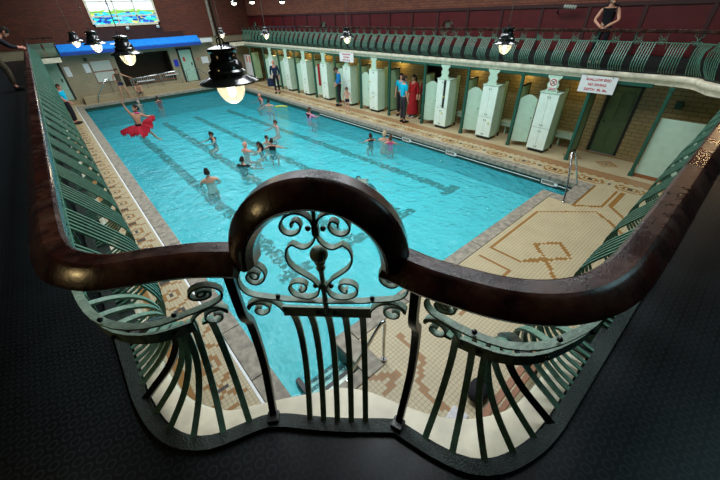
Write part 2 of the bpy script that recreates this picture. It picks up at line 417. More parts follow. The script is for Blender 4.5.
# raised tiled ledge at the foot of the far wall
struct('trim_3',MB().b2((.9,25.75,0),(8.9,YF,.36)),M['ledge'])
struct('trim_4',MB().b2((XL,YF-.03,0),(.9,YF,.3)).b2((8.9,YF-.03,0),(XR,YF,.3)),M['ledge'])
# coping stones round the pool
PX0,PX1,PY0,PY1=.66,9.45,2.64,25.3
def slab(mb,x0,y0,x1,y1,z0=-.13,z1=.012,g=.004,mi=0):
    mb.b2((x0+g,y0+g,z0),(x1-g,y1-g,z1),mi=mi)
def coping(name,rects):
    mb=MB()
    for x0,y0,x1,y1 in rects:
        L=max(x1-x0,y1-y0); k=max(1,round(L/1.05))
        for i in range(k):
            if x1-x0>y1-y0: slab(mb,x0+(x1-x0)*i/k,y0,x0+(x1-x0)*(i+1)/k,y1)
            else: slab(mb,x0,y0+(y1-y0)*i/k,x1,y0+(y1-y0)*(i+1)/k)
    return struct(name,mb,M['stone'],bevel=.012)
coping('trim_5',[(.36,1.8,PX0,PY1+.28)])
coping('trim_6',[(PX1,1.8,PX1+.30,PY1+.28)])
coping('trim_7',[(1.86,2.36,8.55,PY0),(8.25,1.8,8.55,2.36),(8.55,1.8,PX1,2.15),(1.56,1.8,1.86,2.64),(.66,1.8,1.56,2.0)])
coping('trim_8',[(PX0,PY1,PX1,PY1+.28)])
# basin
b=MB()
ZA,ZB=-.85,-1.35
def zf(y): return ZA+(ZB-ZA)*max(0,min(1,(y-6)/18))
ys=[1.9,6]+[6+2*i for i in range(1,10)]+[25.6]
vs=[];fs=[]
for y in ys: vs+=[(.3,y,zf(y)),(9.8,y,zf(y))]
for i in range(len(ys)-1): fs.append((2*i,2*i+1,2*i+3,2*i+2))
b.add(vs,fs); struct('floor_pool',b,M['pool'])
def basin_walls(z0,z1,e):
    g=MB()
    g.b2((PX0-.2,1.8,z0),(PX0-e,PY1+.2,z1)).b2((PX1+.06+e,2.0,z0),(PX1+.2,PY1+.2,z1)).b2((PX0-.2,PY1+.05+e,z0),(PX1+.2,PY1+.2,z1))
    g.b2((1.56,2.56,z0),(8.55,2.63-e,z1)).b2((8.5,2.0,z0),(8.55-e,2.56,z1)).b2((8.5,2.0,z0),(9.5,2.14-e,z1)).b2((1.56+e,1.9,z0),(1.6,2.56,z1)).b2((.6,1.9,z0),(1.6,1.99-e,z1))
    return g
struct('wall_pool',basin_walls(-1.45,-.33,0),M['pool_wall'])
struct('trim_14',basin_walls(-.33,-.125,.004),M['gutter'])
WZ=-.30
wm=MB(); wm.add([(PX0,2.0,WZ),(1.56,2.0,WZ),(1.56,PY0,WZ),(8.55,PY0,WZ),(8.55,2.15,WZ),(PX1+.06,2.15,WZ),(PX1+.06,PY1+.05,WZ),(PX0,PY1+.05,WZ)],[tuple(range(8))])
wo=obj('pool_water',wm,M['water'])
if wo.data.polygons[0].normal.z<0: wo.data.flip_normals(); tag(wo,'rippling turquoise water filling the long swimming pool','water',kind='stuff')
# white scum trough rail along the right edge
o=obj('overflow_rail',MB().tube([(PX1-.005,2.2,-.19),(PX1-.005,2.62,-.19)],.009).tube([(PX1-.005,3.08,-.19),(PX1-.005,5.97,-.19)],.009).tube([(PX1-.005,6.43,-.19),(PX1-.005,8.05,-.19)],.009).tube([(PX1-.005,8.5,-.19),(PX1-.005,14.1,-.19)],.009),M['white']); tag(o,'thin white rail running along the right pool edge just above the water','rail')
def depth_plate(y,lab):
    t_=thing('depth_plate',lab,'marker',(PX1+.03,y,-.2),'white depth plates on the right pool edge')
    obj('frame',MB().b2((PX1-.0,y-.25,-.25),(PX1+.03,y+.19,-.235)).b2((PX1-.0,y-.25,-.135),(PX1+.03,y+.19,-.12)).b2((PX1,y-.25,-.25),(PX1+.03,y-.17,-.12)).b2((PX1,y+.17,-.25),(PX1+.03,y+.19,-.12)),M['white'],t_)
    obj('plate',MB().b2((PX1+.012,y-.17,-.235),(PX1+.028,y+.17,-.135)),M['stone'],t_)
depth_plate(8.28,'small white framed plate on right pool edge below the girl and blond adult')
depth_plate(6.2,'small white framed plate on right pool edge, the middle one of three')
depth_plate(2.85,'small pale plate on right pool edge nearest the chrome grab rails')

# ---------------------------------------------------------------- gallery path
def cat(P,k=10):
    out=[]
    for i in range(len(P)-1):
        p0=P[max(i-1,0)];p1=P[i];p2=P[i+1];p3=P[min(i+2,len(P)-1)]
        for j in range(k):
            t=j/k; out.append(tuple(.5*((2*p1[a])+(-p0[a]+p2[a])*t+(2*p0[a]-5*p1[a]+4*p2[a]-p3[a])*t*t+(-p0[a]+3*p1[a]-3*p2[a]+p3[a])*t**3) for a in range(2)))
    out.append(tuple(P[-1])); return out
ST=lambda L:[(s-.29,t) for s,t in L]
MX=10.825
mir=lambda L:[(MX-x,y) for x,y in reversed(L)]
ir_corner=ST([(.035,1.75),(.036,1.5),(.042,1.34),(.065,1.17),(.113,1.05),(.20,.965),(.31,.93),(.40,.905),(.46,.875),(.53,.82),(.60,.75),(.675,.675),(.75,.60),(.82,.53),(.875,.46),(.893,.38),(.908,.31),(.928,.24),(.965,.16),(1.03,.10),(1.12,.06),(1.25,.03),(1.5,.016),(1.75,.015)])
rail_L=ST([(.10,1.75),(.101,1.5),(.107,1.35),(.13,1.23),(.20,1.13),(.30,1.075),(.42,1.0),(.485,.945),(.54,.89)])
rail_R=ST([(.89,.54),(.905,.49),(.922,.41),(.955,.323),(.988,.25),(1.03,.19),(1.09,.138),(1.17,.10),(1.285,.08),(1.5,.075),(1.75,.075)])
fas_corner=ST([(.115,1.75),(.118,1.5),(.135,1.33),(.175,1.18),(.274,1.03),(.40,.955),(.534,.88),(.65,.81),(.748,.751),(.84,.64),(.909,.497),(.99,.35),(1.093,.239),(1.24,.15),(1.40,.118),(1.6,.113),(1.75,.112)])
class Path:
    def __init__(s,pts):
        s.p=[V((a[0],a[1],0)) for a in pts]; s.L=[0]
        for i in range(1,len(s.p)): s.L.append(s.L[-1]+(s.p[i]-s.p[i-1]).length)
    def at(s,l):
        import bisect
        i=max(0,min(len(s.p)-2,bisect.bisect_right(s.L,l)-1)); d=s.L[i+1]-s.L[i]
        t=(l-s.L[i])/d if d>0 else 0
        p=s.p[i].lerp(s.p[i+1],t)
        # smoothed tangent
        a=s.raw(l-.03); b_=s.raw(l+.03); T=(b_-a).normalized()
        N=V((-T.y,T.x,0))
        return p,T,N
    def raw(s,l):
        import bisect
        i=max(0,min(len(s.p)-2,bisect.bisect_right(s.L,l)-1)); d=s.L[i+1]-s.L[i]
        return s.p[i].lerp(s.p[i+1],(l-s.L[i])/d if d>0 else 0)
YE=25.2
c1=cat(ir_corner)
full=[(-.255,YE)]+c1+mir(c1)+[(MX+.255,YE)]
IP=Path(full)
def lnear(path,x,y):
    best=min(range(len(path.p)),key=lambda i:(path.p[i]-V((x,y,0))).length)
    return path.L[best]
l0=lnear(IP,.385,.675)             # middle of the near corner
l1=lnear(IP,MX-.385,.675)          # middle of the mirrored corner
LT=IP.L[-1]
# outward normal: path runs left-gallery -> corner -> right; outward = towards pool = left of travel
def bumpf(l): return max(math.exp(-((l-l0)/.45)**2),math.exp(-((l-l1)/.45)**2))
def off(l): return .05+.037*bumpf(l)
def dcor(l): return min(abs(l-l0),abs(l-l1))
def lerp_tab(T,x):
    for i in range(len(T)-1):
        if x<=T[i+1][0]: 
            a,b_=T[i],T[i+1]; t=(x-a[0])/(b_[0]-a[0]) if b_[0]>a[0] else 0
            return a[1]+(b_[1]-a[1])*max(0,min(1,t))
    return T[-1][1]
BH=[(2.5,0),(2.56,.25),(2.62,.5),(2.7,.76),(2.8,.95),(2.88,1),(2.97,.97),(3.04,.85),(3.09,.6),(3.12,.33),(3.14,0)]
BL=[(2.5,0),(2.53,.4),(2.57,.70),(2.62,.9),(2.68,1),(2.76,.98),(2.85,.82),(2.95,.55),(3.05,.27),(3.12,.06),(3.14,0)]
BC=[(2.5,0),(2.56,.3),(2.64,.6),(2.78,.95),(2.9,1),(3.0,.8),(3.07,.5),(3.12,.15),(3.14,0)]
AMP=[(0,.065),(.25,.065),(.38,.12),(.5,.17),(.9,.21),(1.3,.26),(99,.265)]
ZS=[2.5,2.53,2.57,2.62,2.68,2.76,2.85,2.94,3.02,3.08,3.12,3.14]
BZ=[(z,lerp_tab(BL,z)) for z in ZS]
def bar_pts(l,lt=None):
    lt=l if lt is None else lt
    out=[]; d=dcor((l+lt)/2); A=lerp_tab(AMP,d); Ts=[]
    h=lerp_tab([(0,0),(.9,0),(1.5,1),(99,1)],d); c_=lerp_tab([(0,1),(.3,1),(.42,0),(99,0)],d)
    for z in ZS:
        b_=(1-h)*((1-c_)*lerp_tab(BH,z)+c_*lerp_tab(BC,z))+h*lerp_tab(BL,z)
        k=(z-2.5)/.64; ll=l+(lt-l)*(k**1.2); p,T,N=IP.at(ll); n=off(ll)*k+A*b_
        out.append(p-N*off(ll)+N*n+V((0,0,max(z,2.505)))); Ts.append(T)
    return out,T,N
def P3(l,z,n=0):
    p,T,N=IP.at(l); return p+N*n+V((0,0,z))
def add_bar(mb,l,fine=True,w=.02,th=.011,lt=None):
    pts,T,N=bar_pts(l,lt)
    if not fine: pts=pts[::2]+[pts[-1]]
    else: pts=smoothe(pts,2)
    mb.ribbon(pts,T,w if fine else .016,th if fine else .013)
def rib(mb,pl,w=.024,th=.006,n=0):
    """pl = (l,z) list; wide side across the railing plane"""
    P=[P3(l,z,n) for l,z in pl]; W=[IP.at(l)[2] for l,z in pl]
    mb.ribbon(P,W,w,th)
def smooth2(pl,k=4):
    return cat([tuple(p) for p in pl],k)

# scroll motifs, (l offset, z)
TOPS=[(-.002,3.488),(-.008,3.524),(-.026,3.546),(-.055,3.553),(-.084,3.538),(-.1,3.509),(-.093,3.487),(-.072,3.479),(-.05,3.488),(-.04,3.509),(-.05,3.527),(-.066,3.52),(-.066,3.506)]
HEART=[(-.002,3.488),(-.006,3.462),(-.025,3.438),(-.048,3.431),(-.075,3.446)]
HEART2=[(-.075,3.446),(-.094,3.427),(-.101,3.39),(-.089,3.357),(-.063,3.331),(-.032,3.305),(-.009,3.269)]
LOWS=[(-.006,3.29),(-.013,3.26),(-.023,3.235),(-.05,3.221),(-.085,3.225),(-.108,3.242),(-.112,3.271),(-.093,3.29),(-.068,3.292),(-.053,3.277),(-.061,3.256),(-.076,3.252),(-.078,3.266)]
UPS=[(-.233,3.32),(-.226,3.306),(-.21,3.306),(-.205,3.325),(-.225,3.334),(-.246,3.315),(-.24,3.288),(-.216,3.281),(-.19,3.301),(-.184,3.333),(-.2,3.358),(-.227,3.363),(-.258,3.343),(-.278,3.301),(-.27,3.25),(-.23,3.222),(-.13,3.206)]
LWS=[(-.228,3.166),(-.238,3.17),(-.252,3.158),(-.248,3.141),(-.228,3.134),(-.206,3.147),(-.2,3.172),(-.222,3.189),(-.255,3.186),(-.272,3.165),(-.27,3.185),(-.235,3.205),(-.19,3.199),(-.162,3.175),(-.15,3.15)]

# ---------------------------------------------------------------- railings (three galleries and two corners)
def railing(label,loc): return thing('gallery_railing',label,'railing',loc)
def gap_motif(mb,lc,fine=True,h=.24):
    # bars either side of the gap arch over and curl in, with a crossed scroll finial up to the rail
    k=3 if fine else 1; w=.02 if fine else .014; th=.007 if fine else .011
    for s in (-1,1):
        a=[(s*h/2,3.02),(s*.115,3.10),(s*.095,3.16),(s*.06,3.185),(s*.025,3.165),(s*.012,3.13),(s*.03,3.11),(s*.045,3.125),(s*.04,3.14)]
        rib(mb,[(lc+x,z) for x,z in smooth2(a,k)],w,th)
        f=[(s*-.01,3.15),(s*.008,3.21),(s*.03,3.25),(s*.07,3.275),(s*.085,3.31),(s*.065,3.33),(s*.045,3.315),(s*.055,3.30)]
        rib(mb,[(lc+x,z) for x,z in smooth2(f,k)],w*.9,th)
        f=[(s*.008,3.21),(s*.04,3.205),(s*.07,3.215),(s*.08,3.235),(s*.06,3.24)]
        if fine: rib(mb,[(lc+x,z) for x,z in smooth2(f,k)],w*.9,th)
    if fine:
        for s in(-1,1): mb.ball(P3(lc+s*.02,3.22,.0),.009,8,5)
PER=.475; NB=7; SP=.053
def straight(root,gaps,ends,near_ls,fine_lim=30,fine_gap=12,NB=6,SP=.054):
    """gaps = list of gap centres; groups of bars between; near_ls sorts by distance"""
    ls=[]
    for i in range(len(gaps)-1):
        c_=(gaps[i]+gaps[i+1])/2
        for k in range(NB): ls.append(c_+(k-(NB-1)/2)*SP)
    ls=[l for l in ls if ends[0]<l<ends[1]]
    ls.sort(key=near_ls)
    for l in ls[:90]:
        mb=MB(); add_bar(mb,l,ls.index(l)<fine_lim,.018,.010); obj('baluster',mb,M['iron'],root,smooth=True)
    if len(ls)>90:
        mb=MB()
        for l in ls[90:]: add_bar(mb,l,False)
        o=obj('baluster_run',mb,M['iron'],root,smooth=True); o['kind']='stuff'
    gs=sorted(gaps,key=near_ls)
    for i,g_ in enumerate(gs):
        mb=MB(); gap_motif(mb,g_,i<fine_gap)
        obj('scroll_ornament',mb,M['iron'],root)
    # band carrying the bar heads
    a,b_=ends; n=max(2,int((b_-a)/1.0)); mb=MB(); rib(mb,[(a+(b_-a)*i/n,3.145) for i in range(n+1)],.02,.014)
    obj('top_band',mb,M['iron'],root)
HR=[(0,-.010),(-.006,-.002),(-.012,0),(-.060,0),(-.067,-.003),(-.074,-.007),(-.112,-.044),(-.117,-.052),(-.111,-.063),(-.085,-.073),(-.03,-.075),(-.004,-.062)]
def handrail(root,pts,name='handrail',closed_prof=HR,z=3.41):
    """pts = pool edge of the rail (x,y)"""
    P=Path(pts); rings=[]
    n=len(P.p)
    for i in range(n):
        a=P.p[max(i-1,0)]; b_=P.p[min(i+1,n-1)]; T=(b_-a).normalized(); N=V((-T.y,T.x,0))
        rings.append([P.p[i]+N*q+V((0,0,z+dz)) for q,dz in closed_prof])
    mb=MB(); mb.loft(rings); return obj(name,mb,M['wood'],root,smooth=True,sharp=17)
def foot_curb(root,a,b_,step):
    n=max(2,int((b_-a)/step)); P=[]; W=[]
    for i in range(n+1):
        l=a+(b_-a)*i/n; p,T,N=IP.at(l); P.append(p-N*(off(l)+.008)+V((0,0,2.512))); W.append(N)
    mb=MB(); mb.ribbon(P,W,.058,.026)
    return obj('foot_rail',mb,M['iron_old'],root)
CW=1.02   # half length of the corner piece
# corner nearest the camera
def corner(root,lc,full_detail=True):
    col=M['iron_near']
    posts=(-.303,.303)
    # standards
    for s in posts:
        l=lc+s; p,T,N=IP.at(l); pts=[]
        for z,n in ((2.50,0),(2.58,.03),(2.70,.075),(2.80,.10),(2.94,.108),(3.05,.10),(3.10,.07),(3.14,.055),(3.20,.052),(3.34,.052)):
            k=off(l); pts.append(p-N*(k)+N*(n+ (k-.052)*(z-2.5)/.84)+V((0,0,z)))
        mb=MB(); mb.ribbon(smoothe(pts),T,.030,.030); mb.box(pts[0]+V((0,0,.02)),(.05,.05,.05),math.atan2(T.y,T.x))
        obj('standard',mb,M['iron_black'],root,bevel=.003)
    # centre bay bars
    for k in range(5):
        mb=MB(); add_bar(mb,lc+(k-2)*.062,True,.024,.010); obj('baluster',mb,col,root,smooth=True)
    # side bay bars
    for sd in (-1,1):
        for a_,b_ in ((.43,.425),(.54,.48),(.65,.525),(.765,.57),(.88,.615),(1.08,.78),(1.14,.88),(1.20,.98)):
            mb=MB(); add_bar(mb,lc+sd*a_,True,.026,.010,lc+sd*b_); obj('baluster',mb,col,root,smooth=True)
        mb=MB(); add_bar(mb,lc+sd*.99,True,.030,.026,lc+sd*.665); obj('standard',mb,M['iron_black'],root)
    pal=M['iron_pale']
    for s in (-1,1):
        f=lambda L,base=0: [(lc+base+s*x,z) for x,z in smooth2(L,4)]
        mb=MB(); rib(mb,f(TOPS)); rib(mb,f(HEART)); rib(mb,f(HEART2)); obj('heart_scroll',mb,pal,root)
        mb=MB(); rib(mb,f(LOWS)); obj('heart_foot_scroll',mb,pal,root)
        mb=MB(); rib(mb,f(UPS)+[(lc+s*-.06,3.203),(lc,3.202)]); rib(mb,f(LWS),.024); obj('bay_scroll',mb,pal,root)
        # side bay: same scrolls turned about the standard, long ribbons beyond
        base=s*.62
        g_=lambda L: [(lc+s*(.62+x) if 0 else lc+s*(.62+x),z) for x,z in smooth2(L,4)]
        U=[(x,3.205+(z-3.205)*.62) for x,z in UPS]
        run=[(lc+s*(.62-.13+d),3.205+ (.0 if d<.55 else (d-.55)*.35)) for d in [i*.05 for i in range(1,14)]]
        # mirrored about the standard so that the curl leans away from it
        mb=MB(); rib(mb,g_(U)+run,.026,.007); obj('upper_ribbon',mb,pal,root)
        low=[(lc+s*(.62-.15+d),3.145) for d in [i*.05 for i in range(1,13)]]
        mb=MB(); rib(mb,g_(LWS),.024); obj('lower_scroll',mb,pal,root)
        mb=MB(); P=[P3(l,z) for l,z in [(lc+s*.46,3.145)]+low]; mb.ribbon(P,V((0,0,1)),.046,.010); 
        obj('lower_band',mb,pal,root)
        for d,z_,n_ in ((.52,3.15,-.008),(.72,3.15,-.008),(.92,3.15,-.008),(.50,3.222,-.004),(.74,3.222,-.004),(.03,3.15,-.008),(.16,3.222,-.004),(.022,3.497,0),(.026,3.272,0),(.283,3.315,0)):
            obj('rivet',MB().ball(P3(lc+s*d,z_,n_),.009,8,5),M['iron_black'],root)
    mb=MB(); P=[P3(lc+d,3.148) for d in (-.155,-.08,0,.08,.155)]; mb.ribbon(P,V((0,0,1)),.046,.010); obj('lower_band',mb,pal,root)
    # stem with ball
    c_=P3(lc,0); mb=MB(); mb.lathe([(.008,3.14),(.010,3.20),(.008,3.24),(.012,3.27),(.008,3.29),(.0085,3.335),(.016,3.35),(.011,3.36),(.018,3.372),(.012,3.382)],c_,12); obj('stem',mb,M['iron_pale'],root,smooth=True)
    mb=MB(); mb.ball(c_+V((0,0,3.404)),.0285,16,12); obj('ball_finial',mb,M['iron_pale'],root,smooth=True)
    mb=MB(); mb.box(c_+V((0,0,3.492)),(.02,.02,.03),PI/4); mb.tube([c_+V((0,0,3.5)),c_+V((0,0,3.57))],.006); obj('collar',mb,M['iron_pale'],root)
def smoothe(pts,k=3):
    out=[]
    for i in range(len(pts)-1):
        p0=pts[max(i-1,0)];p1=pts[i];p2=pts[i+1];p3=pts[min(i+2,len(pts)-1)]
        for j in range(k):
            t=j/k; out.append(.5*((2*p1)+(p2-p0)*t+(2*p0-5*p1+4*p2-p3)*t*t+(-p0+3*p1-3*p2+p3)*t**3))
    out.append(pts[-1]); return out
HA=[(0,-.010),(-.006,-.002),(-.012,0),(-.060,0),(-.067,-.003),(-.074,-.008),(-.112,-.050),(-.118,-.062),(-.112,-.070),(-.088,-.084),(-.03,-.086),(-.004,-.07)]
def arch(root,C2,D,R=.28,zc=3.376,prof=HA,n=28,name='handrail_arch'):
    """half ring over the scrollwork. C2 centre on the pool edge plane, D in-plane direction"""
    N=V((-D.y,D.x,0)); 
    if N.dot(V((1,1,0)))<0: pass
    rings=[]; 
    for i in range(n+1):
        a=PI+.02-(PI+.04)*i/n
        rad=D*math.cos(a)+V((0,0,1))*math.sin(a)
        rings.append([C2+V((0,0,zc))+N*q+rad*(R+dz) for q,dz in prof])
    mb=MB(); mb.loft(rings); return obj(name,mb,M['wood'],root,smooth=True,sharp=17)

near=railing('curved green iron railing under a dark wooden handrail with round arch at the near corner',(.3,.6,2.5))
corner(near,l0+.010)
Dg=V((1,-1,0)).normalized()
arch(near,V((.714-.29+.006,.716-.006,0)),Dg,.276,3.382)
railLp=cat(rail_L,8); railRp=cat(rail_R,8)
def trimx(L,f): return [p for p in L if f(p)]
handrail(near,railLp); handrail(near,railRp)
foot_curb(near,l0-CW,l0+CW,.04)

left=railing('long green iron railing with dark wooden handrail running along the left side gallery',(-.26,13,2.5))
la=l0-CW
gl=[la-.12-PER*i for i in range(int((la-.3)/PER))]
gl=[g_ for g_ in gl if g_>.2]
straight(left,gl[::-1],(0.02,la),lambda l:abs(l-l0),60,14)
handrail(left,[(-.19,YE),(-.19,13),(-.19,1.752)])
foot_curb(left,0,la,3)
right_near=railing('green iron railing with dark worn wooden handrail running right along the near end gallery',(5.4,.02,2.5))
ra=l0+CW; rb=l1-CW
ng=int((rb-ra-.24)/PER); per=(rb-ra-.24)/ng
straight(right_near,[ra+.12+per*i for i in range(ng+1)],(ra,rb),lambda l:abs(l-l0),40,12)
handrail(right_near,[(1.462,.075),(5,.075),(MX-1.462,.075)])
foot_curb(right_near,ra,rb,2)
far_corner=railing('curved green iron railing at the far right corner of the gallery below red wall',(MX-.3,.6,2.5))
for k in range(-5,6):
    if abs(k)%2==0: 
        mb=MB(); gap_motif(mb,l1+k*.25,False); obj('scroll_ornament',mb,M['iron'],far_corner)
    else:
        for q in range(NB):
            mb=MB(); add_bar(mb,l1+k*.25+(q-2.5)*.05,False); obj('baluster',mb,M['iron'],far_corner,smooth=True)
mb=MB(); rib(mb,[(l1-CW+2*CW*i/30,3.145) for i in range(31)],.02,.014); obj('top_band',mb,M['iron'],far_corner)
hp=mir(railLp+railRp); hp2=[p for p in railLp if p[0]-.0<.2]+[p for p in railRp if p[0]>.62]
handrail(far_corner,mir(hp2)); foot_curb(far_corner,l1-CW,l1+CW,.05)
right=railing('long green iron railing with small arches in its handrail along the right side gallery',(MX+.26,13,2.5))
rc=l1+CW
def l_of_y(y): return LT-(YE-y)
g0=l_of_y(2.44); gr=[g0+PER*i for i in range(-1,60) if rc<g0+PER*i<LT-.1]
straight(right,gr,(rc,LT-.02),lambda l:abs(l-rc),60,10)
handrail(right,[(MX+.19,1.752),(MX+.19,13),(MX+.19,YE)])
foot_curb(right,rc,LT,3)
SM=[(q*.8,d*.7) for q,d in HR]
for yc in (8.04,15.4,22.8):
    arch(right,V((MX+.20,yc,0)),V((0,1,0)),.27,3.36,SM,16)
    mb=MB(); lc=l_of_y(yc)
    for s in (-1,1):
        for L in (HEART,HEART2,TOPS,UPS): rib(mb,[(lc+s*x,z) for x,z in smooth2(L,1)],.016,.010)
    obj('scroll_ornament',mb,M['iron'],right)
    obj('ball_finial',MB().ball(P3(lc,3.404),.03,8,6),M['iron'],right)
# far left return of the railing
ret=railing('short green iron railing turning across the far end of the left gallery',(.1,YE,2.5))
for i in range(14):
    mb=MB(); x=-.2+i*.065+ (.08 if i>6 else 0); pts=[V((x,YE+.1-(off(5)*(z-2.5)/.64+.2*b_),max(z,2.51))) for z,b_ in BZ]; mb.ribbon(pts,V((1,0,0)),.032,.016); obj('baluster',mb,M['iron'],ret)
obj('handrail',MB().b2((-.3,YE+.02,3.33),(.85,YE+.14,3.41)),M['wood'],ret,bevel=.01)
obj('foot_rail',MB().b2((-.25,YE+.06,2.5),(.85,YE+.14,2.525)),M['iron_old'],ret)
obj('top_band',MB().b2((-.25,YE+.045,3.13),(.85,YE+.065,3.15)),M['iron'],ret)

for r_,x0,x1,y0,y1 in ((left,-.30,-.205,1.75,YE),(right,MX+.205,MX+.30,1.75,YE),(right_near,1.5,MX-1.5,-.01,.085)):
    obj('dark_strip',MB().b2((x0,y0,2.496),(x1,y1,2.503)),M['iron_old'],r_)  # dark strip added behind the bars so the gaps between them look black
# ---------------------------------------------------------------- gallery slabs, mats and fascia
fc=cat(fas_corner,8); footL=[]
for i in range(61):
    l=l0-CW+2*CW*i/60; p,T,N=IP.at(l); q=p-N*(off(l)-.03); footL.append((q.x,q.y))
foots=[(-.285,YE+.1)]+footL
footR=mir(foots)
gs=MB(); pl=[(XL,YN)]+[(XL,YE+.2),(-.285,YE+.2)]+foots+footR[0:]+[(MX+.285,YE+.2),(XR,YE+.2),(XR,YN)]
gs.poly(pl,2.26,2.5)
struct('floor_gallery',gs,[M['mat']])
FP=[(0,-.03),(-.015,-.004),(-.04,.0),(-.17,.0),(-.17,-.23),(-.075,-.23),(-.07,-.20),(-.05,-.15),(-.02,-.12),(-.002,-.09)]
def fascia(name,pts):
    P=Path(pts); rings=[]; n=len(P.p)
    for i in range(n):
        a=P.p[max(i-1,0)]; b_=P.p[min(i+1,n-1)]; T=(b_-a).normalized(); N=V((-T.y,T.x,0))
        rings.append([P.p[i]+N*q+V((0,0,2.495+dz)) for q,dz in FP])
    mb=MB(); mb.loft(rings); return struct(name,mb,M['cream'],smooth=True)
fl=[(-.175,YE)]+fc+mir(fc)+[(11.0,YE)]
fascia('trim_9',fl)
struct('trim_10',MB().b2((-.3,YE-.17,2.27),(.75,YE+.02,2.495)).b2((10.1,YE-.17,2.27),(11.1,YE+.02,2.495)),M['cream'],bevel=.01)
struct('trim_11',MB().b2((11.05,1.75,2.2),(11.13,YE,2.28)),M['post'])
struct('floor_return',MB().b2((-.3,YE+.02,2.27),(.75,YF,2.495)).b2((10.1,YE+.02,2.27),(XR,YF,2.495)),M['plaster'])

# red dado panelling on the right gallery wall
o=MB(); o.b2((XR-.09,YN,2.5),(XR-.05,YF-.1,3.93)); o.v=[(a,b_,max(c_,2.76)) for a,b_,c_ in o.v]; struct('trim_12',o,M['red'])
o=MB()
y=2.79-1.32*3
while y<26:
    o.b2((XR-.12,y-.04,2.5),(XR-.09,y+.04,3.86)); y+=1.32
o.b2((XR-.13,YN,3.86),(XR-.09,YF-.1,3.95)).b2((XR-.12,YN,2.5),(XR-.09,YF-.1,2.62)); struct('trim_13',o,M['redtrim'])
struct('trim_15',MB().b2((XR-.14,YN,2.5),(XR-.05,YF-.1,2.75)),M['lead'])

# ---------------------------------------------------------------- cubicles under the right gallery
PB=1.93; PY=3.05
def post(y):
    t_=obj('gallery_post',MB().b2((10.99,y-.04,0),(11.07,y+.04,2.26)).b2((10.975,y-.055,0),(11.085,y+.055,.12)).b2((10.975,y-.055,2.18),(11.085,y+.055,2.26)),M['post'],bevel=.008)
    return t_
posts=[(k,PY+PB*k) for k in range(-1,12)]
ordn=['nearest','second','third','fourth','fifth','sixth','seventh','eighth','ninth','tenth','eleventh','twelfth','thirteenth']
for i,(k,y) in enumerate(posts):
    if k==-1: y=1.36
    tag(post(y),'slim dark green iron post holding up the right gallery, %s from the near end'%ordn[i],'post','posts under the right gallery')
def divider(y,i):
    t_=thing('cubicle_divider','pale green cubicle partition with dark frame beside the %s post from the near end'%ordn[i],'partition',(11.7,y,0),'partitions beside the posts')
    obj('panel',MB().b2((11.1,y-.015,.22),(11.62,y+.015,1.86)),M['panel'],t_)
    f=MB().b2((11.075,y-.025,1.86),(11.66,y+.025,1.91)).b2((11.62,y-.025,0),(11.665,y+.025,1.91)).b2((11.075,y-.02,.17),(11.62,y+.02,.22))
    obj('frame',f,M['lead'],t_)
def cubicle_door(y,i,ang):
    # y = hinge side; door swings in by ang
    W=.50; n=10
    t_=thing('cubicle_door','pale green round topped cubicle door hung from the %s post from the near end'%ordn[i],'door',(11.09,y-.05,0),'round topped cubicle doors')
    pts=[(0,.17),(W,.17),(W,1.52)]+[(W*(1-j/n),1.52+.13*math.sin(PI*j/n)) for j in range(1,n)]+[(0,1.52)]
    d=V((math.sin(ang),-math.cos(ang),0)); nn=V((d.y,-d.x,0)); O=V((11.09,y-.05,0))
    vs=[O+d*a+V((0,0,b_))-nn*.014 for a,b_ in pts]+[O+d*a+V((0,0,b_))+nn*.014 for a,b_ in pts]; m=len(pts)
    mb=MB(); mb.add(vs,[tuple(range(m-1,-1,-1)),tuple(range(m,2*m))]+[(q,(q+1)%m,m+(q+1)%m,m+q) for q in range(m)])
    obj('leaf',mb,M['lock'],t_)
    k_=O+d*(W-.06)+V((0,0,.95)); obj('latch',MB().ball(k_-nn*.02,.018,8,6).ball(k_+nn*.02,.018,8,6),M['lead'],t_)
    obj('hinge',MB().tube([O+V((0,0,.35)),O+V((0,0,.45))],.014).tube([O+V((0,0,1.3)),O+V((0,0,1.4))],.014),M['lead'],t_)
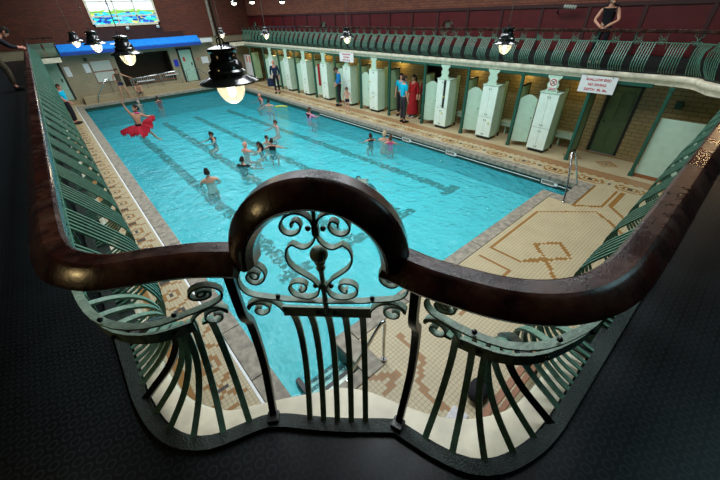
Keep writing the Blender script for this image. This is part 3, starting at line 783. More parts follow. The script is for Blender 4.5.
def locker(y0,i,ajar=False,sign=False,yellow=()):
    y1=y0+.56; x0=11.0; x1=11.46
    t_=thing('locker_column','pale green two door wide locker column on a dark plinth between the %s and %s posts from the near end'%(ordn[i],ordn[i+1]) + (', its top door ajar' if ajar else '') + (', under the no diving sign' if sign else ''),'locker',(11.2,y0+.28,0),'locker columns under the right gallery')
    obj('carcass',MB().b2((x0+.012,y0,.1),(x1,y1,1.79)),M['lock'],t_,bevel=.004)
    obj('plinth',MB().b2((x0+.05,y0+.04,0),(x1,y1-.04,.1)),M['lead'],t_)
    obj('cornice',MB().b2((x0-.02,y0-.02,1.79),(x1,y1+.02,1.815)),M['lock'],t_)
    zm=.78
    for a,b_ in ((.11,zm-.006),(zm+.006,1.785)):
        for c_,d in ((y0+.006,y0+.277),(y0+.283,y1-.006)):
            dz=obj('door',MB().b2((x0-.008,c_,a),(x0+.012,d,b_)),M['lock_white'],t_,bevel=.002)
            hy=(d-.03 if c_<y0+.1 else c_+.03)
            obj('handle',MB().b2((x0-.02,hy-.008,a+.06),(x0-.008,hy+.008,a+.10)).b2((x0-.02,hy-.008,b_-.12),(x0-.008,hy+.008,b_-.08)),M['lead'],dz)
    if ajar: obj('dark_gap_sheet',MB().b2((x0-.012,y0+.15,.8),(x0-.009,y0+.25,1.77)),M['lead'],t_)  # black sheet on the door paints the dark of the opening
    for (yy,zz) in yellow: obj('padlock',MB().b2((x0-.035,y0+yy-.02,zz-.02),(x0-.01,y0+yy+.02,zz+.02)).tube([(x0-.02,y0+yy-.012,zz+.02),(x0-.02,y0+yy,zz+.04),(x0-.02,y0+yy+.012,zz+.02)],.004),M['yellow'],t_)
    # waisted bracket board up to the gallery
    prof=[(.0,.17),(.04,.17),(.08,.155),(.12,.12),(.16,.155),(.22,.165),(.28,.13),(.32,.12),(.36,.15),(.40,.19),(.45,.20)]
    yc=y0+.28; vs=[];m=len(prof)
    L=[(yc-w_,1.815+z_) for z_,w_ in prof]+[(yc+w_,1.815+z_) for z_,w_ in reversed(prof)]
    mb=MB(); vs=[(x0+.02,a,b_) for a,b_ in L]+[(x0+.05,a,b_) for a,b_ in L]; n=len(L)
    mb.add(vs,[tuple(range(n)),tuple(range(2*n-1,n-1,-1))]+[(q,(q+1)%n,n+(q+1)%n,n+q) for q in range(n)])
    obj('bracket_board',mb,M['lock'],t_)
    # seat and partition behind the lockers
    obj('back_panel',MB().b2((x1,y0+.02,.15),(11.68,y0+.05,1.88)),M['panel'],t_)
    obj('bench_seat',MB().b2((12.0,y0-.5,.42),(12.34,y0+.2,.46)).b2((12.02,y0-.48,.3),(12.05,y0+.18,.42)).b2((12.1,y0-.02,0),(12.3,y0+.02,.42)),M['lock'],t_)
    obj('back_panel_frame',MB().b2((11.68,y0+.012,0),(11.71,y0+.058,1.9)),M['lead'],t_)
def bulb(y,i):
    t_=thing('wall_bulb','small lit yellow bulb on the wall behind lockers near the %s post'%ordn[i],'lamp',(12.3,y,2.02),'yellow bulbs in the cubicles')
    obj('fitting',MB().b2((12.27,y-.04,1.98),(12.35,y+.04,2.12)),M['lead'],t_)
    obj('bulb',MB().ball((12.22,y,2.05),.05,10,8),M['bulb_y'],t_,smooth=True)
for i,(k,y) in enumerate(posts[:-1]):
    if k==-1: continue
    if k==3:   # open bay with the doorway
        divider(y,i); continue
    divider(y,i)
    if k==10: continue
    if k>=0: 
        locker(y+.72,i,ajar=(k==2),sign=(k==0),yellow={0:(),1:((.12,.6),),2:((.2,1.2),(.2,.6)),5:((.1,1.2),(.4,.5)),4:((.5,1.3),(.45,.6))}.get(k,()))
        cubicle_door(y+PB,i+1,{0:.35,1:.3,2:.4,4:.05}.get(k,.25))
    if k>3 : bulb(y+.5,i)
divider(posts[-1][1],len(posts)-1)
# bulb lights
def light(name,ty,loc,energy,col,size=.1,rot=None,**k):
    d=bpy.data.lights.new(name,ty); d.energy=energy; d.color=col
    if ty=='AREA':
        d.shape='RECTANGLE'; d.size=size[0]; d.size_y=size[1]
    else: d.shadow_soft_size=size
    for a,b_ in k.items(): setattr(d,a,b_)
    o=bpy.data.objects.new(name,d); o.location=loc
    if rot: o.rotation_euler=rot
    C.objects.link(o); return o
for k in (0,1,2,4,5,6,7,8,9,10):
    light('cubicle_bulb_light','POINT',(12.05,PY+PB*k+.45,2.02),9 if k>2 else 6,(1,.68,.25),.05)
# green door in the right wall
d=MB().b2((XR+.06,2.17,0),(XR+.1,2.87,1.95)); dd=struct('door_1',d,M['dgreen'])
pn=MB()
for a,b_ in ((2.24,2.49),(2.55,2.80)):
    for z0,z1 in ((.2,.85),(1.0,1.8)):
        pn.b2((XR+.045,a,z0),(XR+.06,b_,z1))
struct('door_panel',pn,M['dgreen'],parent=dd,bevel=.012)
struct('door_frame',MB().b2((XR-.02,2.10,0),(XR+.06,2.17,2.0)).b2((XR-.02,2.87,0),(XR+.06,2.94,2.0)).b2((XR-.02,2.10,1.95),(XR+.06,2.94,2.02)),M['lead'],parent=dd)
struct('door_handle',MB().tube([(XR+.03,2.80,.95),(XR+.0,2.80,.95),(XR+.0,2.72,.95)],.012),M['lead'],parent=dd)
d=MB().b2((XR+.35,8.9,0),(XR+.4,9.8,2.0)); dd=struct('door_2',d,M['redtrim'])
struct('door_frame',MB().b2((XR-.02,8.88,0),(XR+.35,8.95,2.03)).b2((XR-.02,9.75,0),(XR+.35,9.82,2.03)).b2((XR-.02,8.88,2.0),(XR+.35,9.82,2.06)),M['lead'],parent=dd)
# big pale board at the near end of the row
t_=thing('pale_panel','large plain pale green board standing between the posts at the near right end','panel',(11.1,.9,0))
obj('board',MB().b2((11.06,.4,.1),(11.1,1.3,1.55)),M['lock'],t_)
obj('skirting',MB().b2((11.055,.4,0),(11.1,1.3,.1)),M['brown'],t_)
obj('switch_box',MB().b2((XR-.06,1.15,1.55),(XR,1.3,1.72)),M['post']); bpy.data.objects['switch_box']['label']='small dark green box on yellow tiled wall above the pale board'; bpy.data.objects['switch_box']['category']='box'

o=obj('hanging_towel',MB().b2((10.93,15.93,.70),(10.975,16.1,1.74)),M['redc'],bevel=.008); tag(o,'narrow red towel hanging down a white cubicle front on the right side','towel')
t_=thing('white_screen','white screen with two orange marks at the far end of the cubicle row','screen',(11.04,24.9,0))
obj('board',MB().b2((11.13,24.42,.12),(11.16,25.7,1.68)),M['white'],t_)
for y_ in (25.25,24.8): obj('orange_mark',MB().b2((11.12,y_-.09,1.22),(11.13,y_+.09,1.62)),M['orange'],t_)
obj('foot',MB().b2((11.1,24.5,0),(11.2,24.6,.12)).b2((11.1,25.5,0),(11.2,25.6,.12)),M['lead'],t_)
# ---------------------------------------------------------------- signs
def text_mesh(body,size,mat_,parent,loc,rot,name='lettering'):
    cu=bpy.data.curves.new(name,'FONT'); cu.body=body; cu.size=size; cu.align_x='CENTER'; cu.align_y='CENTER'; cu.extrude=.002; cu.space_line=1.05
    cu.offset=.002
    to=bpy.data.objects.new(name,cu); C.objects.link(to); bpy.context.view_layer.update()
    me=bpy.data.meshes.new_from_object(to.evaluated_get(bpy.context.evaluated_depsgraph_get()))
    bpy.data.objects.remove(to); o=bpy.data.objects.new(name,me); C.objects.link(o); me.materials.clear(); me.materials.append(mat_)
    o.parent=parent; o.location=V(loc)-wloc(parent); o.rotation_euler=rot; return o
RT=(PI/2,0,-PI/2)
def hang_sign(y0,y1,z0,z1,lines,lab,size):
    yc=(y0+y1)/2; t_=thing('hanging_sign',lab,'sign',(10.96,yc,z0),'white signs on the gallery edge')
    obj('board',MB().b2((10.955,y0,z0),(10.97,y1,z1)),M['white'],t_)
    obj('screw',MB().ball((10.953,y0+.12,z1-.02),.012,8,4).ball((10.953,y1-.12,z1-.02),.012,8,4),M['lead'],t_)
    n=len(lines)
    for i,s in enumerate(lines):
        z=z1-(z1-z0)*(i+.72)/(n+.35)
        text_mesh(s,size,M['redtext'],t_,(10.953,yc,z),RT)
hang_sign(2.49,3.35,1.95,2.36,['SHALLOW END','NO DIVING','DEPTH  3ft. 0in.'],'large white sign with three lines of red lettering on right gallery edge, nearer one',.085)
hang_sign(13.08,14.12,2.0,2.40,['SHALLOW END','NO DIVING','DEPTH  3ft. 6in.'],'smaller looking white sign with faint red lettering further along the right gallery edge',.085)
t_=thing('no_diving_sign','small sign with red ring crossed through and red bar above the nearest locker column','sign',(11.01,4.05,1.95))
cy=4.05; cz=2.06
obj('plate',MB().b2((11.006,cy-.11,1.87),(11.018,cy+.11,2.2)),M['lock_white'],t_)
rg=MB()
def ring_yz(mb,x,cy,cz,r0,r1,n=24):
    rings=[[V((x+dx,cy+rr*math.cos(2*PI*k/n),cz+rr*math.sin(2*PI*k/n))) for dx,rr in ((0,r0),(-.004,r0),(-.004,r1),(0,r1))] for k in range(n+1)]
    mb.loft(rings,cap=False)
ring_yz(rg,11.004,cy,cz+.03,.075,.095)
rg.box((11.001,cy,cz+.03),(.004,.018,.16),tilt=(PI/4,0)); obj('ring',rg,M['redtext'],t_)
obj('pictogram',MB().box((11.003,cy,cz+.03),(.003,.02,.11),tilt=(-PI/4,0)).ball((11.003,cy-.035,cz-.01),(.002,.015,.015),8,6),M['lead'],t_)
obj('bar',MB().b2((11.001,cy-.1,1.885),(11.006,cy+.1,1.945)),M['redtext'],t_)
text_mesh('NO DIVING',.036,M['white'],t_,(10.999,cy,1.915),RT)

# ---------------------------------------------------------------- far end wall furniture
t_=thing('blue_canopy','long bright blue canopy along the top of the tiled far wall','canopy',(4.05,26,2.6))
mb=MB(); L=[(26.25,3.02),(25.75,2.72),(25.75,2.58),(26.25,2.62)]
mb.add([(.85,a,b_) for a,b_ in L]+[(8.4,a,b_) for a,b_ in L],[(0,1,2,3),(7,6,5,4),(0,4,5,1),(1,5,6,2),(2,6,7,3),(3,7,4,0)]); obj('cover',mb,M['blue'],t_)
obj('valance',MB().b2((.84,25.73,2.50),(8.41,25.76,2.66)),M['bluedk'],t_)
obj('end_bracket',MB().b2((8.42,25.8,2.6),(9.2,26.2,2.82)),M['white'],t_)
obj('label_plate',MB().box((3.5,25.99,2.87),(.3,.02,.1),tilt=(-.5,0)),M['white'],t_)
# stained glass window
wf=MB(); 
wf.b2((2.95,26.2,3.72),(3.05,26.3,5.6)).b2((6.32,26.2,3.72),(6.42,26.3,5.6)).b2((2.95,26.2,3.72),(6.42,26.3,3.84)).b2((2.95,26.2,5.5),(6.42,26.3,5.6))
for x in (4.28,5.3): wf.b2((x-.03,26.22,3.8),(x+.03,26.3,5.55))
wf.b2((3,26.22,4.16),(6.4,26.3,4.22)).b2((3,26.22,4.85),(6.4,26.3,4.9))
wn=struct('window_1',wf,M['cream']); 
struct('window_pane',MB().b2((3.0,26.27,3.78),(6.4,26.29,5.55)),M['stained'],parent=wn)
struct('window_leading',MB().b2((3,26.262,3.98),(6.4,26.268,3.995)).b2((3,26.262,4.38),(6.4,26.268,4.395)),M['lead'],parent=wn)
for x,lab in ((4.55,'small white floodlight under the middle of the stained glass window'),(6.2,'small white floodlight under right end of the stained glass window')):
    t_=thing('floodlight',lab,'lamp',(x,26.1,3.55),'floodlights under the window')
    obj('head',MB().box((x,26.05,3.6),(.14,.1,.1),tilt=(.5,0)),M['white'],t_); obj('bracket',MB().tube([(x,26.24,3.52),(x,26.08,3.57)],.015),M['lead'],t_)
def far_door(name,x0,x1,z0,z1,lead=True):
    d=struct(name,MB().b2((x0,26.24,z0),(x1,26.29,z1)),M['farwdoor'])
    struct('door_frame',MB().b2((x0-.1,26.22,z0),(x0,26.31,z1+.1)).b2((x1,26.22,z0),(x1+.1,26.31,z1+.1)).b2((x0-.1,26.22,z1),(x1+.1,26.31,z1+.1)),M['lead'],parent=d)
    struct('door_handle',MB().b2((x1-.15,26.2,z0+.95),(x1-.09,26.24,z0+1.1)),M['lead'],parent=d)
    return d
far_door('door_3',-.35,.5,.3,2.2)
far_door('door_4',6.95,7.7,.4,2.25)
struct('door_sign',MB().b2((7.1,26.23,1.6),(7.22,26.24,1.85)),M['redtext'],parent=bpy.data.objects['door_4'])
# whiteboards
for k,(z0,z1,lab) in enumerate(((1.58,2.10,'pale noticeboard in thin frame on far tiled wall, upper of the pair'),(1.0,1.52,'pale noticeboard in thin frame on far tiled wall, lower of the pair'))):
    t_=thing('noticeboard',lab,'board',(2.5,26.27,z0),'pair of noticeboards')
    obj('panel',MB().b2((2.0,26.27,z0),(3.0,26.29,z1)),M['board'],t_); obj('frame',MB().b2((1.97,26.26,z0-.03),(3.03,26.3,z0)).b2((1.97,26.26,z1),(3.03,26.3,z1+.03)).b2((1.97,26.26,z0),(2.0,26.3,z1)).b2((3.0,26.26,z0),(3.03,26.3,z1)),M['brown'],t_)
for nm,x0,x1,z0,z1,m_,lab,cat_ in (('paper_notice',1.62,1.9,1.55,2.02,'white','white paper notice pinned left of the noticeboards on the far wall','notice'),('paper_notice',.7,.95,1.45,1.95,'white','white paper notice on far wall right of the left green door','notice'),('paper_notice',8.3,8.75,1.35,1.75,'white','white paper notice on far wall right of the right green door','notice'),('pictogram_sign',6.5,6.75,1.35,1.75,'bluesign','small blue sign on far wall beside the brown recess','sign'),('fire_alarm',8.05,8.13,1.62,1.72,'redtext','small red alarm box on far wall beside paper notice','alarm')):
    o=obj(nm,MB().b2((x0,26.27,z0),(x1,26.3,z1)),M[m_]); tag(o,lab,cat_)
t_=thing('wall_speaker','small dark box on bracket high on far wall above noticeboards','speaker',(1.85,26.2,2.2)); obj('cabinet',MB().box((1.85,26.15,2.22),(.16,.14,.14)),M['lead'],t_); obj('bracket',MB().tube([(1.85,26.3,2.3),(1.85,26.2,2.26)],.012),M['lead'],t_)
# rack of slats in the recess
t_=thing('recess_rack','long low rack of pale and dark slats along the front of the brown recess','rack',(4.8,26.4,.55))
obj('rail',MB().b2((3.6,26.32,.95),(6.3,26.4,1.0)).b2((3.6,26.32,.66),(6.3,26.4,.7)),M['brown'],t_)
mb=MB()
for i in range(22): mb.b2((3.65+i*.12,26.34,.56),(3.70+i*.12,26.38,.98))
obj('slats',mb,M['stone'],t_)
obj('shelf',MB().b2((3.9,26.22,.74),(5.0,26.3,.79)).b2((5.7,26.22,.9),(6.5,26.3,.94)),M['white'],t_)
# handrails on the far ledge
def far_rail(pts,lab,posts_=None):
    t_=thing('ledge_handrail',lab,'handrail',(pts[0][0],pts[0][1],0),'steel handrails on the far ledge')
    obj('rail',MB().tube(pts,.022),M['chrome'],t_,smooth=True)
    for p in (posts_ or []): obj('stanchion',MB().tube([(p[0],p[1],p[2]),(p[0],p[1],p[3])],.018),M['chrome'],t_)
far_rail([(1.5,25.6,.02),(1.6,25.6,.35),(2.35,25.85,1.15),(2.55,25.9,1.15)],'steel handrail sloping up to the far ledge beside noticeboards',[(2.5,25.9,.36,1.15)])
far_rail([(3.6,25.82,.36),(3.6,25.82,1.0),(6.2,25.82,1.15),(6.5,25.82,1.15),(6.5,25.82,.36)],'long steel handrail across the front of the brown recess',[(4.4,25.82,.36,1.05),(5.3,25.82,.36,1.1)])
far_rail([(6.9,25.82,.36),(6.95,25.82,1.15),(7.7,25.82,1.15),(8.6,25.6,.4),(8.6,25.6,.0)],'steel handrail in front of the right green door on the far wall',[(7.7,25.82,.36,1.15)])
# steel stair handrails in the two near corners
def grab(lab,a,b_,group='chrome grab rails at the near pool steps'):
    o=obj('grab_rail',MB().tube(smoothe([V(p) for p in a],4),.021,10).tube([a[0],(a[0][0],a[0][1],.03)],.045,10).tube([b_,(b_[0],b_[1],b_[2]+.02)],.03,10),M['chrome'],smooth=True); tag(o,lab,'handrail',group)
grab('bright chrome hoop grab rail at the right near pool corner',[(8.2,2.0,.012),(8.35,2.07,.3),(8.62,2.24,.78),(8.74,2.33,.98),(8.80,2.32,1.02),(8.84,2.27,.98),(8.98,2.22,.72),(9.38,2.13,.05)],(9.38,2.13,0))
grab('chrome grab rail sloping down to the left near pool steps, seen through the balusters',[(1.90,1.87,.012),(1.88,1.85,.5),(1.87,1.83,.82),(1.84,1.82,.9),(1.78,1.84,.85),(1.6,1.9,.5),(1.42,1.95,.2),(1.34,1.97,.02)],(1.34,1.97,.0))
# steps with black nosings in the left notch
t_=thing('pool_steps','pale pool steps with black nosings in left near corner of the pool','steps',(1.1,2.2,-.8))
for i in range(3):
    x1=1.56-.0; y0=2.0+.02
    obj('tread',MB().b2((.95-.0,y0+.2*i,-.78),(1.54,y0+.2*(i+1),-.24-.16*i)),M['lock_white'],t_)
    obj('nosing',MB().b2((.93,y0+.2*(i+1)-.05,-.26-.16*i),(1.55,y0+.2*(i+1)+.01,-.235-.16*i)),M['black'],t_)
obj('side_tread_strip',MB().b2((.86,2.0,-.5),(.93,2.6,-.235)),M['black'],t_)
# bench below the gallery with bag and towel
t_=thing('wooden_bench','low brown wooden bench on cream tiles below the near gallery','bench',(2.6,.45,0))
obj('seat',MB().b2((1.95,.34,.42),(3.3,.40,.46)).b2((1.95,.42,.42),(3.3,.5,.46)),M['brown'],t_,bevel=.006)
for x in (2.05,3.2): obj('leg',MB().b2((x-.03,.34,0),(x+.03,.5,.42)),M['black'],t_)
o=obj('towel',MB().box((1.95,.72,.02),(.3,.2,.024),.1),M['whitec'],bevel=.01); tag(o,'folded white towel on the tiles beside the wooden bench','towel')
t_=thing('sports_bag','round black bag lying on the tiles beside the wooden bench','bag',(2.45,.72,0)); obj('body',MB().ball((2.45,.72,.1),(.2,.13,.1),14,10),M['blackc'],t_,smooth=True); obj('strap',MB().tube([(2.35,.72,.18),(2.42,.74,.25),(2.5,.74,.25),(2.55,.72,.17)],.012),M['greyc'],t_)

# ---------------------------------------------------------------- lamps
def make_lamp(lab,loc):
    x,y,z=loc   # z = brim height
    t_=thing('pendant_lamp',lab,'lamp',loc,'black pendant lamps hanging over the pool')
    obj('brim',MB().lathe([(.085,.03),(.112,.026),(.135,.014),(.168,.001),(.178,-.005),(.176,-.014),(.165,-.012),(.12,-.002),(.085,-.004)],loc,32),M['lampblack'],t_,smooth=True)
    obj('housing',MB().lathe([(.112,.026),(.112,.052),(.100,.062),(.096,.088),(.080,.108),(.076,.114),(.076,.150),(.088,.158),(.088,.174),(.03,.19)],loc,28),M['lampblack'],t_,smooth=True)
    obj('glass_globe',MB().lathe([(.086,-.008),(.086,-.03),(.082,-.06),(.071,-.09),(.053,-.115),(.028,-.132),(.005,-.138)],loc,24),M['glass'],t_,smooth=True)
    obj('bulb',MB().lathe([(.008,-.004),(.02,-.02),(.024,-.05),(.022,-.08),(.01,-.098),(.002,-.1)],loc,12),M['bulb'],t_,smooth=True)
    obj('cable',MB().tube([(x,y,z+.19),(x,y,7.0)],.006,6),M['cable'],t_)
    obj('ring',MB().tube([V((x,y,z+.205))+V((.02*math.cos(a),0,.02*math.sin(a))) for a in [2*PI*i/10 for i in range(11)]],.004,5),M['lampblack'],t_)
    obj('cable_joint',MB().ball((x,y,z+.5),.011,8,6),M['lampblack'],t_)
    return t_
LAMPS=[((.83,2.21,3.672),'large near black pendant lamp, the biggest of all, its globe over blue water'),
 ((.83,5.43,3.66),'black pendant lamp in front of the brown recess, second largest at left'),
 ((.82,8.05,3.68),'black pendant lamp over blue canopy, middle of the three at the upper left'),
 ((.80,11.6,3.62),'black pendant lamp over left end of blue canopy, smallest at the upper left'),
 ((4.98,2.61,3.56),'black pendant lamp in front of green railing and red panels, furthest right'),
 ((5.53,6.8,3.51),'black pendant lamp just above the smaller white hanging sign'),
 ((5.6,10.9,3.49),'black pendant lamp before the far half of the right railing'),
 ((5.6,14.5,3.44),'tiny black pendant lamp above the blue canopy end, directly over the largest lamp')]
for loc,lab in LAMPS:
    make_lamp(lab,loc); light('pendant_lamp_light','POINT',(loc[0],loc[1],loc[2]-.19),3.0,(1,.8,.5),.05)
for x,y,z,lab in ((8.75,20,4.52,'small lit white spotlight near the top edge, left of the pair'),(9.78,20,4.55,'small lit white spotlight near the top edge, right of the pair'),(10.75,18.5,4.5,'faint small spotlight at the top edge right of the pair')):
    t_=thing('spotlight',lab,'lamp',(x,y,z),'spotlights near the top edge')
    obj('head',MB().lathe([(.03,.14),(.08,.1),(.17,.03),(.17,.0)],(x,y,z),16),M['lampblack'],t_); obj('lens',MB().lathe([(.14,.0),(.11,-.06),(.03,-.09)],(x,y,z),14),M['spot'],t_); obj('cable',MB().tube([(x,y,z+.14),(x,y,7)],.008,6),M['cable'],t_)
# striped wall lamp high on the red panelling
t_=thing('wall_lamp','dim pale striped lamp on dark curved arm near the woman on the gallery','lamp',(12.25,4.6,3.85))
obj('arm',MB().tube([(12.26,4.95,3.72),(12.1,4.92,3.74),(12.0,4.85,3.82),(12.0,4.75,3.86)],.02),M['lead'],t_)
mb=MB()
for i in range(5): mb.ball((12.0,4.42+i*.07,3.86+.006*i),(.07,.03,.055),10,6)
obj('shade',mb,M['board'],t_,smooth=True)
o=obj('downpipe',MB().tube([(9.6,YF-.12,2.9),(9.6,YF-.12,4.9)],.09,10),M['stone']); tag(o,'grey pipe running up the dark brick far wall','pipe')
# ---------------------------------------------------------------- people
STAND=dict(pelvis=(0,0,.95),spine=(0,0,1.12),chest=(0,0,1.33),neck=(0,0,1.48),head=(0,.015,1.56),
 sl=(-.18,0,1.42),el=(-.235,-.02,1.14),wl=(-.25,.05,.90),sr=(.18,0,1.42),er=(.235,-.02,1.14),wr=(.25,.05,.90),
 hl=(-.09,0,.90),kl=(-.10,.03,.50),al=(-.10,-.01,.09),tl=(-.11,.15,.035),hr=(.09,0,.90),kr=(.10,.03,.50),ar=(.10,-.01,.09),tr=(.11,.15,.035))
EDG=[('pelvis','spine'),('spine','chest'),('chest','neck'),('neck','head'),('chest','sl'),('sl','el'),('el','wl'),('wl','pl'),('chest','sr'),('sr','er'),('er','wr'),('wr','pr'),
 ('pelvis','hl'),('hl','kl'),('kl','al'),('al','tl'),('pelvis','hr'),('hr','kr'),('kr','ar'),('ar','tr')]
RAD=dict(pelvis=(.135,.10),spine=(.12,.095),chest=(.145,.10),neck=(.055,.055),head=(.05,.05),sl=(.058,.058),el=(.04,.04),wl=(.027,.027),pl=(.03,.022),sr=(.058,.058),er=(.04,.04),wr=(.027,.027),pr=(.03,.022),
 hl=(.085,.085),kl=(.055,.055),al=(.036,.036),tl=(.03,.03),hr=(.085,.085),kr=(.055,.055),ar=(.036,.036),tr=(.03,.03))
def skin_mesh(pts,edges,rads,root,sub=1):
    names=list(pts); idx={n:i for i,n in enumerate(names)}
    me=bpy.data.meshes.new('tmp'); me.from_pydata([tuple(pts[n]) for n in names],[(idx[a],idx[b_]) for a,b_ in edges],[])
    o=bpy.data.objects.new('tmp',me); C.objects.link(o)
    o.modifiers.new('s','SKIN'); 
    if not me.skin_vertices: 
        bm=bmesh.new(); bm.from_mesh(me); bm.verts.layers.skin.verify(); bm.to_mesh(me); bm.free()
    sv=me.skin_vertices[0].data
    for n in names: sv[idx[n]].radius=rads[n]; sv[idx[n]].use_root=(n==root)
    m=o.modifiers.new('u','SUBSURF'); m.levels=sub; m.render_levels=sub
    bpy.context.view_layer.update()
    em=bpy.data.meshes.new_from_object(o.evaluated_get(bpy.context.evaluated_depsgraph_get()))
    mb=MB(); mb.add([tuple(v.co) for v in em.vertices],[tuple(p.vertices) for p in em.polygons])
    bpy.data.objects.remove(o); bpy.data.meshes.remove(em); return mb
def lerp(a,b_,t): return V(a)+(V(b_)-V(a))*t
def person(lab,loc,yaw,pose=None,h=1.0,skin='skin',hair='hair',hs='short',clothes=(),head=1.0,rot=None,group=None,look=0,build=1.0):
    P={k:V(v) for k,v in STAND.items()}
    for k,v in (pose or {}).items():
        if k in P: P[k]=V(v)
    for s_ in 'lr':
        d=(P['w'+s_]-P['e'+s_]).normalized(); P['p'+s_]=P['w'+s_]+d*.055
    Rd={k:(a*build,b_*build) for k,(a,b_) in RAD.items()}
    mb=skin_mesh(P,EDG,Rd,'pelvis')
    # fingers and thumb
    for s_ in 'lr':
        w=P['p'+s_]; d=(P['w'+s_]-P['e'+s_]).normalized(); side=d.cross(V((0,1,0))); side=side.normalized() if side.length>.1 else V((1,0,0))
        nrm=side.cross(d)
        for i,L in enumerate((.062,.075,.07,.055)):
            b0=w+side*(i-1.5)*.016+d*.01; mb.tube([b0,b0+d*L*.5-nrm*.004,b0+d*L-nrm*.018],[.0085,.0078,.0055],6)
        b0=w-side*.024-d*.02; mb.tube([b0,b0-side*.022+d*.02,b0-side*.028+d*.045],[.0095,.0085,.006],6)
    # head with face
    hd=MB(); Rz=Matrix.Rotation(look,3,'Z')
    hd.ball((0,0,0),(.074,.092,.115),16,12); hd.ball((0,.07,-.065),(.042,.035,.035),10,6)
    hd.lathe([(.006,0),(.016,-.03),(.012,-.04)],(0,.094,.012),8)
    hd.ball((-.077,0,-.005),(.012,.02,.03),8,6); hd.ball((.077,0,-.005),(.012,.02,.03),8,6)
    n0=len(hd.f)
    for sx in(-1,1): hd.ball((sx*.03,.083,.012),(.011,.008,.007),8,5,mi=1)
    hd.ball((0,.093,-.052),(.02,.008,.005),8,5,mi=2)
    axis=(P['head']-P['neck']).normalized(); q=V((0,0,1)).rotation_difference(axis).to_matrix()
    hc=P['head']+axis*.085
    mb.add([hc+q@(Rz@V(v))*head for v in hd.v],hd.f); mb.m[-len(hd.f):]=hd.m
    o=obj('person',mb,[M[skin],M['eye'],M['skin_red']],smooth=True)
    tag(o,lab,'person',group)
    o.location=loc; o.scale=(h,h,h); o.rotation_euler=rot or (0,0,yaw)
    def child(nm,m_,mat_):
        c_=obj(nm,m_,mat_,smooth=True); c_.parent=o; return c_
    if hs:
        hb=MB(); rings=[]
        # cap of hair over crown, back and sides
        for i in range(8):
            a=PI/2-i*PI/13; rr=math.cos(a)
            rings.append([q@(Rz@V((.083*rr*math.cos(t),(.10*rr*math.sin(t)-.012-(.02 if math.sin(t)<0 else 0)*(i/7)),.122*math.sin(a)+.006 - (.055*(i/7) if math.sin(t)<.3 else -.012*(i/7)))))*head+hc for t in [2*PI*k/14 for k in range(14)]])
        hb.loft(rings)
        if hs=='long':
            hb.tube([hc+q@V((0,-.07,.0)),hc+q@V((0,-.10,-.12)),hc+q@V((0,-.10,-.26))],[.075,.07,.035],10)
        child('hair',hb,M[hair])
    for cl in clothes:
        kind,mt=cl[0],cl[1]; f=cl[2] if len(cl)>2 else 1.0
        if kind=='shirt':
            Q={'pelvis':lerp(P['pelvis'],P['spine'],-.3),'spine':P['spine'],'chest':P['chest'],'neck':lerp(P['chest'],P['neck'],.6)}; E_=[('pelvis','spine'),('spine','chest'),('chest','neck')]
            r_={'pelvis':(.155,.12),'spine':(.14,.115),'chest':(.16,.118),'neck':(.085,.08)}
            for s_ in 'lr':
                Q['s'+s_]=P['s'+s_]; E_.append(('chest','s'+s_)); r_['s'+s_]=(.075,.075)
                g=min(f,1); Q['e'+s_]=lerp(P['s'+s_],P['e'+s_],g); r_['e'+s_]=(.058,.058); E_.append(('s'+s_,'e'+s_))
                if f>1: Q['w'+s_]=lerp(P['e'+s_],P['w'+s_],f-1); r_['w'+s_]=(.04,.04); E_.append(('e'+s_,'w'+s_))
            m_=skin_mesh(Q,E_,{k:(a*build,b_*build) for k,(a,b_) in r_.items()},'chest'); child(cl[3] if len(cl)>3 else 'shirt',m_,M[mt])
        elif kind=='vest':
            Q={'pelvis':lerp(P['pelvis'],P['spine'],-.3),'spine':P['spine'],'chest':P['chest'],'neck':lerp(P['chest'],P['neck'],.35)}
            m_=skin_mesh(Q,[('pelvis','spine'),('spine','chest'),('chest','neck')],{'pelvis':(.15,.118),'spine':(.135,.11),'chest':(.158,.115),'neck':(.12,.09)},'chest'); child(cl[3] if len(cl)>3 else 'vest',m_,M[mt])
        elif kind=='trunks':
            Q={'pelvis':P['pelvis'],'up':lerp(P['pelvis'],P['spine'],.8)}; E_=[('pelvis','up')]; r_={'pelvis':(.158,.125),'up':(.135,.108)}
            for s_ in 'lr':
                Q['h'+s_]=P['h'+s_]; E_.append(('pelvis','h'+s_)); r_['h'+s_]=(.10,.10)
                Q['k'+s_]=lerp(P['h'+s_],P['k'+s_],min(f,1)); E_.append(('h'+s_,'k'+s_)); r_['k'+s_]=(.088,.088) if f<=.8 else (.07,.07)
                if f>1: Q['a'+s_]=lerp(P['k'+s_],P['a'+s_],f-1); E_.append(('k'+s_,'a'+s_)); r_['a'+s_]=(.062,.062)
            m_=skin_mesh(Q,E_,r_,'pelvis'); child(cl[3] if len(cl)>3 else 'trunks',m_,M[mt])
        elif kind=='shoes':
            m_=MB()
            for s_ in 'lr':
                sh=MB().tube([P['a'+s_]+V((0,-.04,-.05)),P['a'+s_]+V((0,.03,-.04)),P['t'+s_]+V((0,0,.0)),P['t'+s_]+V((0,.07,-.005))],[.045,.052,.045,.028],10)
                child('shoe',sh,M[mt])
        elif kind=='gown':
            m_=MB(); b0=P['pelvis']; m_.lathe([(.16,1.15),(.15,1.0),(.19,.8),(.23,.5),(.27,.16),(.24,.155),(.12,1.0)],(0,0,0),18); child('gown',m_,M[mt])
    return o
def arms(l=None,r=None,**k):
    d=dict(k)
    if l: d['el'],d['wl']=l
    if r: d['er'],d['wr']=r
    return d
A90=PI/2
trs=('trunks','greyc',1.9,'trousers'); 
